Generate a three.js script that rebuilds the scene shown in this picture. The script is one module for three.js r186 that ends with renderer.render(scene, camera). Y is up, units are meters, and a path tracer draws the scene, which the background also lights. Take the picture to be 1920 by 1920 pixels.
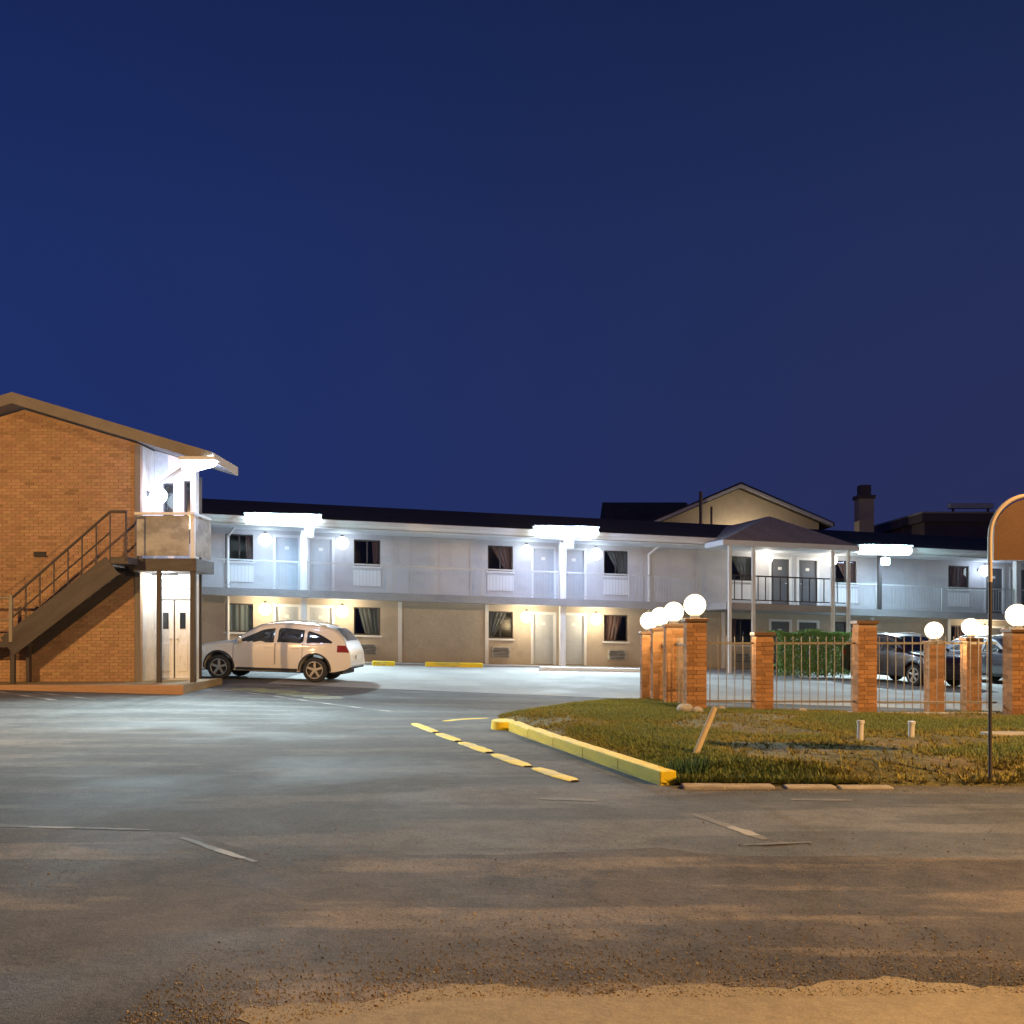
import * as THREE from 'three';
import { mergeGeometries, mergeVertices, toCreasedNormals } from 'three/addons/utils/BufferGeometryUtils.js';
import { RoundedBoxGeometry } from 'three/addons/geometries/RoundedBoxGeometry.js';
import { RectAreaLightUniformsLib } from 'three/addons/lights/RectAreaLightUniformsLib.js';
RectAreaLightUniformsLib.init();

// ------------------------------------------------------------------ camera, sky, moon, exposure
const scene = new THREE.Scene();
const F = 1900 / 1920;                                   // focal length in picture heights
const camera = new THREE.PerspectiveCamera(2 * Math.atan(0.5 / F) * 180 / Math.PI, 1, 0.1, 1500);
camera.position.set(0, 1.5, 0);
camera.lookAt(0, 1.5, -10);
camera.setViewOffset(1920, 1920, 0, -219, 1920, 1920);   // the horizon lies low in the picture
camera.updateProjectionMatrix();

const renderer = new THREE.WebGLRenderer({ antialias: true });
renderer.toneMapping = THREE.LinearToneMapping;
renderer.toneMappingExposure = 1.0;
renderer.shadowMap.enabled = true;

const lin = (c) => { c /= 255; return c <= 0.04045 ? c / 12.92 : Math.pow((c + 0.055) / 1.055, 2.4); };
function rng(seed) { let s = seed >>> 0; return () => { s = (s + 0x6D2B79F5) >>> 0; let t = s; t = Math.imul(t ^ (t >>> 15), t | 1); t ^= t + Math.imul(t ^ (t >>> 7), t | 61); return ((t ^ (t >>> 14)) >>> 0) / 4294967296; }; }
function noise2(seed, P) {                               // tileable value noise, period P cells
  const r = rng(seed), v = new Float32Array(P * P); for (let i = 0; i < P * P; i++) v[i] = r();
  return (x, y) => { const xi = Math.floor(x), yi = Math.floor(y); let fx = x - xi, fy = y - yi; fx = fx * fx * (3 - 2 * fx); fy = fy * fy * (3 - 2 * fy);
    const a = ((xi % P) + P) % P, b = (a + 1) % P, c = ((yi % P) + P) % P, d = (c + 1) % P;
    return (v[c * P + a] * (1 - fx) + v[c * P + b] * fx) * (1 - fy) + (v[d * P + a] * (1 - fx) + v[d * P + b] * fx) * fy; };
}
function fbm(seed, base, oct) { const n = []; for (let o = 0; o < oct; o++) n.push(noise2(seed + o * 17, base << o)); return (u, v) => { let s = 0, a = 0.5, t = 0; for (let o = 0; o < oct; o++) { s += a * n[o](u * (base << o), v * (base << o)); t += a; a *= 0.5; } return s / t; }; }

{ // night sky: deep blue, paler towards the town's horizon, a little greyer to the right where the air is lit
  const W = 512, H = 256, d = new Float32Array(W * H * 4), cl = fbm(5, 6, 5);
  const stops = [[-10, [36, 46, 92]], [3, [36, 47, 99]], [9, [35, 47, 99]], [20, [32, 46, 96]], [34, [22, 36, 80]], [60, [15, 25, 62]], [90, [12, 20, 52]]];
  for (let j = 0; j < H; j++) for (let i = 0; i < W; i++) {
    const el = ((j + 0.5) / H - 0.5) * 180, ph = ((i + 0.5) / W - 0.5) * 2 * Math.PI, x = Math.cos(ph), z = Math.sin(ph);
    let k = 0; while (k < stops.length - 2 && el > stops[k + 1][0]) k++;
    const t = Math.min(1, Math.max(0, (el - stops[k][0]) / (stops[k + 1][0] - stops[k][0])));
    const az = Math.atan2(x, -z), right = 0.5 + 0.5 * Math.sin(Math.max(-1.57, Math.min(1.57, az * 2.2)));
    const low = Math.exp(-Math.max(0, el) / 26), n = 0.93 + 0.14 * cl(i / W * 2, j / H * 2);
    const o = (j * W + i) * 4, tint = [1 + (right - 0.5) * 0.42 * low, 1 - (right - 0.5) * 0.02 * low, 1 - (right - 0.35) * 0.24 * (0.4 + 0.6 * low)];
    for (let c = 0; c < 3; c++) d[o + c] = lin((stops[k][1][c] * (1 - t) + stops[k + 1][1][c] * t) * tint[c]) * n;
    d[o + 3] = 1;
  }
  const tx = new THREE.DataTexture(d, W, H, THREE.RGBAFormat, THREE.FloatType);
  tx.mapping = THREE.EquirectangularReflectionMapping; tx.magFilter = tx.minFilter = THREE.LinearFilter; tx.colorSpace = THREE.LinearSRGBColorSpace; tx.needsUpdate = true;
  scene.background = tx; scene.environment = tx;
}
const moon = new THREE.DirectionalLight(0xbfd0ff, 0.02);
moon.position.set(-60, 90, 40); moon.castShadow = true; moon.shadow.camera.left = moon.shadow.camera.bottom = -60; moon.shadow.camera.right = moon.shadow.camera.top = 60; moon.shadow.camera.far = 300;
scene.add(moon);

// ------------------------------------------------------------------ helpers
const used = {};
function numbered(n) { const k = used[n] = (used[n] ?? -1) + 1; return k ? `${n}_${String(k).padStart(3, '0')}` : n; }
function finish(m) { m.castShadow = m.receiveShadow = true; return m; }
function part(name, geo, mat, parent) { const m = finish(new THREE.Mesh(geo, mat)); m.name = name; parent.add(m); return m; }
function thing(name, label, category, group, pos = [0, 0, 0], turn = 0) {
  const o = new THREE.Group(); o.name = numbered(name); o.position.set(...pos); o.rotation.y = turn; o.userData = { label, category }; if (group) o.userData.group = group; scene.add(o); return o;
}
function solo(name, geo, mat, label, category, group, kind) {
  const m = finish(new THREE.Mesh(geo, mat)); m.name = numbered(name); m.userData = { label, category }; if (group) m.userData.group = group; if (kind) m.userData.kind = kind; scene.add(m); return m;
}
function structure(name, geo, mat, label, category) { const m = solo(name, geo, mat, label, category, null, 'structure'); return m; }
const merge = (a) => mergeGeometries(a.map((x) => (x.index ? x.toNonIndexed() : x)));
function bx(x0, x1, y0, y1, z0, z1) { const q = new THREE.BoxGeometry(x1 - x0, y1 - y0, z1 - z0); q.translate((x0 + x1) / 2, (y0 + y1) / 2, (z0 + z1) / 2); return q; }
function rbx(x0, x1, y0, y1, z0, z1, r = 0.01) { const q = new RoundedBoxGeometry(x1 - x0, y1 - y0, z1 - z0, 2, r); q.translate((x0 + x1) / 2, (y0 + y1) / 2, (z0 + z1) / 2); return q; }
function rod(a, b, r, seg = 8, r2 = r) { const A = new THREE.Vector3(...a), B = new THREE.Vector3(...b), L = A.distanceTo(B), q = new THREE.CylinderGeometry(r2, r, L, seg); q.translate(0, L / 2, 0);
  q.applyQuaternion(new THREE.Quaternion().setFromUnitVectors(new THREE.Vector3(0, 1, 0), B.clone().sub(A).normalize())); q.translate(...a); return q; }
function bar(a, b, w, h) { const A = new THREE.Vector3(...a), B = new THREE.Vector3(...b), L = A.distanceTo(B), q = new THREE.BoxGeometry(w, L, h); q.translate(0, L / 2, 0);
  q.applyQuaternion(new THREE.Quaternion().setFromUnitVectors(new THREE.Vector3(0, 1, 0), B.clone().sub(A).normalize())); q.translate(...a); return q; }
const ss = (a, b, x) => { const t = Math.min(1, Math.max(0, (x - a) / (b - a))); return t * t * (3 - 2 * t); };
// the lot falls gently to the right and rises towards the motel
function ground(x, z) { const zz = Math.max(-60, z), xx = Math.max(-35, Math.min(35, x)); return (-0.14 - 0.0275 * xx + 0.0147 * (-zz - 24)) * ss(12, 24, -z); }

function tex(size, fn, srgb, repeat = 1) {
  const d = new Uint8Array(size * size * 4);
  for (let j = 0; j < size; j++) for (let i = 0; i < size; i++) { const c = fn(i / size, j / size), o = (j * size + i) * 4; d[o] = Math.max(0, Math.min(255, c[0])); d[o + 1] = Math.max(0, Math.min(255, c[1])); d[o + 2] = Math.max(0, Math.min(255, c[2])); d[o + 3] = 255; }
  const t = new THREE.DataTexture(d, size, size); t.wrapS = t.wrapT = THREE.RepeatWrapping; t.magFilter = THREE.LinearFilter; t.minFilter = THREE.LinearMipmapLinearFilter; t.generateMipmaps = true; t.repeat.set(repeat, repeat);
  if (srgb) t.colorSpace = THREE.SRGBColorSpace; t.needsUpdate = true; return t;
}
const toS = (v) => 255 * (v <= 0.0031308 ? 12.92 * v : 1.055 * Math.pow(Math.max(0, v), 1 / 2.4) - 0.055);
// colour texture around a base albedo (linear), with mottling from coarse to fine
function mottle(seed, size, base, amp, opt = {}) {
  const a = fbm(seed, opt.cells ?? 3, 6), b = fbm(seed + 91, 64, 2), s = fbm(seed + 33, 4, 4), r = rng(seed + 7);
  return tex(size, (u, v) => {
    let k = 1 + amp * (a(u, v) - 0.5) * 2 + (opt.fine ?? 0.15) * (b(u, v) - 0.5) * 2 + (opt.grain ?? 0.1) * (r() - 0.5) * 2;
    const st = s(u * (opt.sx ?? 1), v * (opt.sy ?? 1)), w = opt.tint ? ss(opt.t0 ?? 0.5, opt.t1 ?? 0.7, st) * (opt.ta ?? 0.6) : 0;
    if (opt.crack) { const c = Math.abs(a(u + 0.37, v + 0.11) - 0.5); if (c < 0.0035) k *= 0.55; }
    return [0, 1, 2].map((c) => toS((base[c] * (1 - w) + (opt.tint ? opt.tint[c] : 0) * w) * k));
  }, true);
}
const fineN = fbm(71, 32, 4), fineR = rng(72);
const grainBump = tex(512, (u, v) => { const k = 255 * (0.55 * fineN(u, v) + 0.45 * fineR()); return [k, k, k]; }, false);
const softN = fbm(81, 4, 5);
const roughVar = tex(512, (u, v) => { const k = 255 * (0.62 + 0.36 * softN(u, v)); return [k, k, k]; }, false);
const dampN = fbm(85, 5, 5);
const dampRough = tex(1024, (u, v) => { const k = 255 * (0.86 + 0.14 * ss(0.3, 0.62, dampN(u, v))); return [k, k, k]; }, false);
const rep = (t, x, y = x) => { const c = t.clone(); c.repeat.set(x, y); c.needsUpdate = true; return c; };
const std = (o) => new THREE.MeshStandardMaterial(o);
const col = (r, g, b) => new THREE.Color().setRGB(r, g, b);

const M = {
  asphalt: std({ map: mottle(11, 1024, [0.08, 0.082, 0.08], 0.45, { cells: 3, fine: 0.25, grain: 0.4, tint: [0.14, 0.138, 0.13], t0: 0.5, t1: 0.64, sy: 5, ta: 0.75 }), bumpMap: rep(grainBump, 6), bumpScale: 0.006, roughnessMap: dampRough, roughness: 0.98 }),
  road: std({ map: mottle(23, 1024, [0.095, 0.078, 0.058], 0.6, { cells: 4, fine: 0.3, grain: 0.45, tint: [0.21, 0.165, 0.11], t0: 0.48, t1: 0.62, sy: 6, ta: 0.8 }), bumpMap: rep(grainBump, 7), bumpScale: 0.008, roughnessMap: dampRough, roughness: 0.95 }),
  gutter: std({ map: mottle(29, 512, [0.34, 0.27, 0.15], 0.3, { cells: 4, grain: 0.2, tint: [0.24, 0.18, 0.09] }), bumpMap: rep(grainBump, 5), bumpScale: 0.005, roughness: 0.95 }),
  concrete: std({ map: mottle(31, 1024, [0.34, 0.34, 0.32], 0.22, { cells: 4, fine: 0.1, grain: 0.1, tint: [0.24, 0.235, 0.22], t0: 0.5, t1: 0.7 }), bumpMap: rep(grainBump, 5), bumpScale: 0.003, roughnessMap: dampRough, roughness: 0.9 }),
  kerb: std({ map: mottle(37, 256, [0.45, 0.42, 0.36], 0.25, { grain: 0.15 }), bumpMap: grainBump, bumpScale: 0.004, roughness: 0.9 }),
  yellow: std({ map: mottle(41, 256, [0.92, 0.68, 0.01], 0.12, { cells: 5, grain: 0.08, tint: [0.68, 0.5, 0.04], t0: 0.58, t1: 0.74, ta: 0.6 }), bumpMap: grainBump, bumpScale: 0.003, roughness: 0.7 }),
  paleYellow: std({ map: mottle(43, 256, [0.9, 0.68, 0.03], 0.15, { cells: 5, grain: 0.1, tint: [0.5, 0.45, 0.2], t0: 0.55, t1: 0.7 }), roughness: 0.75 }),
  wornWhite: std({ map: mottle(47, 256, [0.34, 0.33, 0.29], 0.35, { cells: 6, grain: 0.25, tint: [0.14, 0.135, 0.12], t0: 0.42, t1: 0.6, ta: 0.9 }), roughness: 0.85 }),
  wornOlive: std({ map: mottle(49, 256, [0.24, 0.25, 0.1], 0.3, { cells: 6, grain: 0.2, tint: [0.14, 0.14, 0.1], t0: 0.48, t1: 0.64, ta: 0.8 }), roughness: 0.85 }),
  stucco: std({ map: mottle(53, 512, [0.52, 0.52, 0.54], 0.08, { cells: 3, fine: 0.05, grain: 0.05, tint: [0.44, 0.44, 0.46] }), bumpMap: rep(grainBump, 3), bumpScale: 0.003, roughness: 0.85 }),
  tan: std({ map: mottle(57, 512, [0.44, 0.38, 0.31], 0.1, { cells: 3, fine: 0.06, grain: 0.06, tint: [0.36, 0.31, 0.25] }), bumpMap: rep(grainBump, 3), bumpScale: 0.003, roughness: 0.88 }),
  trim: std({ color: col(0.66, 0.67, 0.68), roughness: 0.6, bumpMap: grainBump, bumpScale: 0.001 }),
  door: std({ map: mottle(59, 128, [0.42, 0.45, 0.48], 0.08, { grain: 0.04 }), roughness: 0.5 }),
  darkDoor: std({ map: mottle(60, 128, [0.1, 0.1, 0.11], 0.12, { grain: 0.06 }), roughness: 0.5 }),
  slab: std({ map: mottle(61, 256, [0.32, 0.31, 0.31], 0.15, { grain: 0.1 }), roughness: 0.9 }),
  shingle: std({ map: mottle(63, 512, [0.055, 0.052, 0.055], 0.3, { cells: 8, fine: 0.3, grain: 0.25 }), bumpMap: grainBump, bumpScale: 0.01, roughness: 0.95 }),
  greyShingle: std({ map: mottle(65, 512, [0.46, 0.43, 0.39], 0.15, { cells: 8, fine: 0.3, grain: 0.25 }), bumpMap: grainBump, bumpScale: 0.01, roughness: 0.95 }),
  mortar: std({ map: mottle(67, 256, [0.4, 0.25, 0.15], 0.2, { grain: 0.15 }), roughness: 0.95 }),
  brick: std({ map: mottle(69, 256, [0.9, 0.9, 0.9], 0.15, { grain: 0.15 }), bumpMap: grainBump, bumpScale: 0.003, roughness: 0.92 }),
  fascia: std({ map: mottle(73, 256, [0.2, 0.18, 0.16], 0.15, { grain: 0.08 }), roughness: 0.8 }),
  darkSteel: std({ map: mottle(75, 256, [0.075, 0.065, 0.062], 0.3, { cells: 6, grain: 0.15 }), roughness: 0.6, metalness: 0.3 }),
  paleSteel: std({ color: col(0.5, 0.5, 0.48), roughness: 0.5, metalness: 0.2 }),
  tanSteel: std({ color: col(0.27, 0.24, 0.19), roughness: 0.6 }),
  glass: new THREE.MeshPhysicalMaterial({ color: col(0.85, 0.9, 0.92), roughness: 0.05, transmission: 1, thickness: 0, ior: 1.5 }),
  curtain: new THREE.MeshPhysicalMaterial({ color: col(0.22, 0.2, 0.18), roughness: 0.95, transmission: 0.15, thickness: 0 }),
  curtainRed: new THREE.MeshPhysicalMaterial({ color: col(0.26, 0.13, 0.1), roughness: 0.95, transmission: 0.15, thickness: 0 }),
  curtainPale: new THREE.MeshPhysicalMaterial({ color: col(0.34, 0.33, 0.3), roughness: 0.95, transmission: 0.2, thickness: 0 }),
  room: std({ color: col(0.12, 0.11, 0.1), roughness: 0.95 }),
  panelGrey: std({ map: mottle(77, 256, [0.4, 0.4, 0.38], 0.35, { cells: 5, grain: 0.12, tint: [0.24, 0.23, 0.21] }), roughness: 0.7 }),
  whitePaint: std({ map: mottle(79, 256, [0.72, 0.71, 0.68], 0.1, { cells: 5, grain: 0.05, tint: [0.55, 0.53, 0.48], t0: 0.55, t1: 0.75 }), roughness: 0.55 }),
  brown: std({ map: mottle(83, 256, [0.13, 0.062, 0.024], 0.2, { cells: 4, grain: 0.08 }), roughness: 0.55 }),
  cream: std({ color: col(0.62, 0.52, 0.38), roughness: 0.5 }),
  pvc: std({ color: col(0.7, 0.68, 0.62), roughness: 0.5 }),
  wood: std({ map: mottle(87, 256, [0.5, 0.4, 0.24], 0.2, { sx: 6, grain: 0.1 }), roughness: 0.8 }),
  soil: std({ map: mottle(89, 512, [0.16, 0.15, 0.06], 0.4, { cells: 5, fine: 0.3, grain: 0.3, tint: [0.26, 0.19, 0.1], t0: 0.45, t1: 0.65 }), bumpMap: rep(grainBump, 2), bumpScale: 0.03, roughness: 1 }),
  tyre: std({ color: col(0.03, 0.03, 0.03), roughness: 0.9 }),
  rim: std({ color: col(0.42, 0.4, 0.36), roughness: 0.35, metalness: 0.7 }),
  black: std({ color: col(0.03, 0.03, 0.032), roughness: 0.7 }),
  carGlass: new THREE.MeshPhysicalMaterial({ color: col(0.03, 0.035, 0.04), roughness: 0.05, clearcoat: 1 }),
  headGlass: new THREE.MeshPhysicalMaterial({ color: col(0.75, 0.78, 0.8), roughness: 0.12, clearcoat: 1 }),
  tailGlass: new THREE.MeshPhysicalMaterial({ color: col(0.25, 0.03, 0.025), roughness: 0.15, clearcoat: 1 }),
  tan2: std({ map: mottle(93, 256, [0.45, 0.39, 0.31], 0.12, { cells: 5, grain: 0.06 }), roughness: 0.85 }),
  dark2: std({ map: mottle(95, 256, [0.11, 0.09, 0.095], 0.2, { grain: 0.1 }), roughness: 0.85 }),
};
const glow = (r, g, b, i) => std({ color: col(0.8, 0.8, 0.8), emissive: col(r, g, b), emissiveIntensity: i, roughness: 0.4 });
const WARM = [1, 0.8, 0.52], COOL = [0.46, 0.57, 1.0], SODIUM = [1, 0.56, 0.2], NEUTRAL = [1, 0.9, 0.76];
M.warmGlow = glow(1, 0.8, 0.5, 2.5); M.coolGlow = glow(0.8, 0.96, 1, 5); M.ledGlow = glow(0.85, 1, 1, 6); M.neutralGlow = glow(1, 0.92, 0.76, 5); M.sodiumGlow = glow(1, 0.7, 0.35, 5);
function point(parent, at, rgb, cd, r = 0.1) { const l = new THREE.PointLight(col(...rgb), cd, 0, 2); l.position.set(...at); l.castShadow = true; l.shadow.radius = r / 0.02; parent.add(l); return l; }

// ------------------------------------------------------------------ ground
function axis(list) { const o = []; for (const [a, b, s] of list) for (let x = a; x < b - 1e-6; x += s) o.push(x); o.push(list[list.length - 1][1]); return o; }
function sheet(xs, zs, off, uvScale, inside) {           // draped grid
  const p = [], uv = [], idx = [], nx = xs.length;
  for (const z of zs) for (const x of xs) { p.push(x, ground(x, z) + off, z); uv.push(x / uvScale, z / uvScale); }
  for (let j = 0; j < zs.length - 1; j++) for (let i = 0; i < nx - 1; i++) { const a = j * nx + i; idx.push(a, a + nx, a + 1, a + 1, a + nx, a + nx + 1); }
  const g = new THREE.BufferGeometry(); g.setAttribute('position', new THREE.Float32BufferAttribute(p, 3)); g.setAttribute('uv', new THREE.Float32BufferAttribute(uv, 2)); g.setIndex(idx); g.computeVertexNormals();
  if (g.attributes.normal.getY(0) < 0) { for (let k = 0; k < idx.length; k += 3) [idx[k + 1], idx[k + 2]] = [idx[k + 2], idx[k + 1]]; g.setIndex(idx); g.computeVertexNormals(); }
  return g;
}
// a draped polygon between a far edge and a near edge, both as x -> z polylines over the same x list
function band(xs, zFar, zNear, off, uvScale, rows = 12) {
  const lerp = (L, x) => { let k = 0; while (k < L.length - 2 && x > L[k + 1][0]) k++; const [a, b] = [L[k], L[k + 1]], t = Math.min(1, Math.max(0, (x - a[0]) / (b[0] - a[0]))); return a[1] + (b[1] - a[1]) * t; };
  const p = [], uv = [], idx = [], n = xs.length;
  for (let j = 0; j <= rows; j++) for (const x of xs) { const z = lerp(zFar, x) + (lerp(zNear, x) - lerp(zFar, x)) * j / rows; p.push(x, ground(x, z) + off, z); uv.push(x / uvScale, z / uvScale); }
  for (let j = 0; j < rows; j++) for (let i = 0; i < n - 1; i++) { const a = j * n + i; idx.push(a, a + n, a + 1, a + 1, a + n, a + n + 1); }
  const g = new THREE.BufferGeometry(); g.setAttribute('position', new THREE.Float32BufferAttribute(p, 3)); g.setAttribute('uv', new THREE.Float32BufferAttribute(uv, 2)); g.setIndex(idx); g.computeVertexNormals(); return g;
}
function stripe(pts, w, h, off, jitter, seed) {           // painted stripe along a polyline on the ground, slightly uneven edges
  const r = rng(seed), p = [], uv = [], idx = [], P = []; let len = 0;
  for (let k = 0; k < pts.length - 1; k++) { const [a, b] = [pts[k], pts[k + 1]], L = Math.hypot(b[0] - a[0], b[1] - a[1]), n = Math.max(2, Math.ceil(L / 0.12)); for (let i = k ? 1 : 0; i <= n; i++) P.push([a[0] + (b[0] - a[0]) * i / n, a[1] + (b[1] - a[1]) * i / n]); }
  for (let i = 0; i < P.length; i++) {
    const q = P[Math.max(0, i - 1)], s = P[Math.min(P.length - 1, i + 1)], L = Math.hypot(s[0] - q[0], s[1] - q[1]) || 1, nx = -(s[1] - q[1]) / L, nz = (s[0] - q[0]) / L;
    const e = Math.min(1, 0.55 + Math.min(i, P.length - 1 - i) * 0.25), wa = (w / 2) * e + (r() - 0.5) * jitter, wb = (w / 2) * e + (r() - 0.5) * jitter;
    if (i) len += Math.hypot(P[i][0] - P[i - 1][0], P[i][1] - P[i - 1][1]);
    const flat = h < 0.004; for (const [sx, top] of flat ? [[wa, 1], [wa / 3, 1], [-wb / 3, 1], [-wb, 1]] : [[wa + 0.012, 0], [wa, 1], [-wb, 1], [-wb - 0.012, 0]]) { const x = P[i][0] + nx * sx, z = P[i][1] + nz * sx; p.push(x, ground(x, z) + off + (top ? h : -0.003), z); uv.push(len, sx); }
    if (i) for (let k = 0; k < 3; k++) { const a = (i - 1) * 4 + k, b = i * 4 + k; idx.push(a, b, a + 1, a + 1, b, b + 1); }
  }
  const g = new THREE.BufferGeometry(); g.setAttribute('position', new THREE.Float32BufferAttribute(p, 3)); g.setAttribute('uv', new THREE.Float32BufferAttribute(uv, 2)); g.setIndex(idx); g.computeVertexNormals(); if (h < 0.004) { const n = g.attributes.normal; for (let i = 0; i < n.count; i++) n.setXYZ(i, 0, 1, 0); } return g;
}
const GX = axis([[-420, -60, 40], [-60, -24, 3], [-24, 30, 0.6], [30, 60, 3], [60, 420, 40]]);
const GZ = axis([[-420, -60, 40], [-60, -30, 1.5], [-30, -2, 0.5], [-2, 20, 2], [20, 420, 40]]);
structure('asphalt_ground', sheet(GX, GZ, 0, 9), M.asphalt, 'dark grey patched asphalt of the motel parking lot', 'ground');
const spread = (a, b, s) => axis([[a, b, s]]);
{ const r = rng(301), far = []; // old road surface, its ragged seam across the lot entrance
  const key = [[-16, -8.6], [-3.83, -7.58], [-2.42, -7.44], [-1.62, -6.69], [0, -6.72], [1.0, -6.93], [1.25, -6.75], [1.55, -6.69], [3.26, -6.58], [16, -6.4]];
  for (let k = 0; k < key.length - 1; k++) { const [a, b] = [key[k], key[k + 1]], n = Math.max(1, Math.round((b[0] - a[0]) / 0.15)); for (let i = 0; i < n; i++) far.push([a[0] + (b[0] - a[0]) * i / n, a[1] + (b[1] - a[1]) * i / n + (r() - 0.5) * 0.035]); } far.push(key[key.length - 1]);
  structure('road', band(far.map((q) => q[0]), far, [[-16, 12], [16, 12]], 0.005, 7, 30), M.road, 'older brownish road surface with a ragged seam across the lot entrance', 'road');
const g2 = []; for (let x = -1.05; x <= 12; x += 0.05) g2.push([x, -3.9 - 0.33 * ss(-1.1, -0.1, x) - 0.07 * ss(0.8, 3, x) + (r() - 0.5) * 0.05 + 0.09 * Math.sin(x * 2.3 + 1) * Math.sin(x * 5.1)]);
  structure('gutter_strip', band(g2.map((q) => q[0]), g2, [[-1.05, -3.88], [-0.2, -3.2], [0.8, -2.4], [12, -2.2]], 0.0075, 3, 10), M.gutter, 'ochre strip of worn concrete crossing the road', 'pavement');
}
structure('concrete_apron', band(spread(-6.4, 34, 0.7), [[-6.4, -38.2], [34, -46]], [[-6.4, -26.4], [-3.9, -25.8], [3.2, -24.6], [34, -22.5]], 0.006, 6, 40), M.concrete, 'pale concrete parking apron in front of the motel', 'pavement');

// painted marks
const mk = (name, pts, w, mat, label, group, h = 0.001, j = 0.03) => solo(name, stripe(pts, w, h, h > 0.004 || pts[0][1] > -7.3 ? 0.0065 : 0.002, j, pts[0][0] * 1000 | 0), mat, label, 'road marking', group);
[[[-1.61, -16.7], [-1.13, -15.0]], [[-1.06, -14.75], [-0.72, -13.6]], [[-0.66, -13.4], [-0.27, -12.25]], [[-0.2, -12.05], [0.17, -11.0]], [[0.26, -10.85], [0.62, -9.95]]].forEach((p) => mk('painted_dash', p, 0.15, M.paleYellow, 'pale yellow painted dash in the dashed row beside the yellow kerb', 'dashed yellow row at the lot entrance', 0.008, 0.02));
mk('painted_line', [[-1.17, -17.4], [-0.86, -17.95], [-0.44, -18.3]], 0.18, M.paleYellow, 'short faded yellow line at the tip of the yellow kerb');
mk('painted_line', [[-7.3, -24.4], [-5.57, -23.0], [-3.78, -21.1], [-2.25, -19.5]], 0.12, M.wornWhite, 'long pale parking line slanting past the white car');
mk('painted_line', [[-11.6, -22.4], [-9.2, -20.5]], 0.12, M.wornWhite, 'pale parking line below the outdoor stair', 'parking lines by the brick building');
mk('painted_line', [[-10.5, -22.2], [-8.6, -20.9]], 0.1, M.wornWhite, 'pale parking line below the outdoor stair', 'parking lines by the brick building');
mk('painted_patch', [[-6.6, -24.6], [-5.3, -23.8], [-3.9, -22.4]], 0.9, M.wornOlive, 'olive yellow faded paint patch on the asphalt beside the white car', null, 0.003, 0.2);
mk('painted_line', [[-2.38, -7.25], [-1.64, -6.5]], 0.06, M.wornWhite, 'scuffed pale line at the jog of the road seam');
mk('painted_line', [[-4.2, -7.72], [-2.7, -7.56]], 0.05, M.wornWhite, 'thin pale line along the old road seam');
mk('painted_mark', [[1.46, -8.2], [1.72, -7.5], [1.8, -7.2]], 0.09, M.wornWhite, 'bent pale scrape on the asphalt in front of the kerb end');
mk('painted_mark', [[1.6, -7.02], [2.1, -7.1]], 0.06, M.wornWhite, 'short pale scrape just beyond the road seam');
mk('painted_mark', [[2.45, -8.9], [2.98, -8.86]], 0.12, M.wornWhite, 'short pale bar painted in front of the grass verge');
mk('painted_mark', [[0.25, -8.95], [0.75, -8.85]], 0.13, M.wornWhite, 'pale smear on the asphalt below the last yellow dash');

// ------------------------------------------------------------------ motel
const TH = Math.asin(0.2007), SL = 0.0266;               // facade turn, fall of the site along the facade
const motel = thing('motel_building', 'long two storey motel with pale upper walls and tan ground floor', 'building', null, [-7.8, 0.28, -38], TH);
const sh = (g) => { const p = g.attributes.position; for (let i = 0; i < p.count; i++) p.setY(i, p.getY(i) - SL * p.getX(i)); return g; };   // floors follow the falling site
const mp = (name, geo, mat, parent = motel) => part(name, sh(geo), mat, parent);
const mw = (u, v, w) => new THREE.Vector3(u, v - SL * u, w).applyAxisAngle(new THREE.Vector3(0, 1, 0), TH).add(motel.position);   // facade -> world
function uvMetres(g, s = 2) { const p = g.attributes.position, n = g.attributes.normal, uv = []; for (let i = 0; i < p.count; i++) { const ax = Math.abs(n.getX(i)), ay = Math.abs(n.getY(i)), az = Math.abs(n.getZ(i)); uv.push(...(az >= ax && az >= ay ? [p.getX(i) / s, p.getY(i) / s] : ax >= ay ? [p.getZ(i) / s, p.getY(i) / s] : [p.getX(i) / s, p.getZ(i) / s])); } g.setAttribute('uv', new THREE.Float32BufferAttribute(uv, 2)); return g; }
const U0 = -4.2, U1 = 42, EAVE = 5.15, FL = 2.62;
const CEN = [0, 9.85, 19.9, 29.9, 39.8];
const wins = [], doors = [];
for (const c of CEN) for (const s of [-1, 1]) {
  if (c === 39.8 && s === 1) continue;
  wins.push([c + s * 2.35, 3.66, 4.66, c, s, 1], [c + s * 2.35, 1.04, 2.1, c, s, 0]);
  doors.push([c + s * 0.62, FL, FL + 2.02, c, s, 1], [c + s * 0.62, 0.06, 2.06, c, s, 0]);
}
function wallWith(x0, x1, y0, y1, z0, z1, holes) {
  const s = new THREE.Shape([[x0, y0], [x1, y0], [x1, y1], [x0, y1]].map((q) => new THREE.Vector2(...q)));
  for (const [a, b, c, d] of holes) s.holes.push(new THREE.Path([[a, c], [a, d], [b, d], [b, c]].map((q) => new THREE.Vector2(...q))));
  const g = new THREE.ExtrudeGeometry(s, { depth: z1 - z0, bevelEnabled: false }); g.translate(0, 0, z0); return uvMetres(g);
}
const WW = 0.5, DW = 0.44;
const holesOf = (up) => [...wins.filter((w) => w[5] === up).map(([u, a, b]) => [u - WW, u + WW, a, b]), ...doors.filter((w) => w[5] === up).map(([u, a, b]) => [u - DW, u + DW, a, b])];
mp('upper_wall', wallWith(U0, U1, FL - 0.1, EAVE, -0.2, 0, holesOf(1)), M.stucco).userData.label = 'pale grey blue upper wall';
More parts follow.
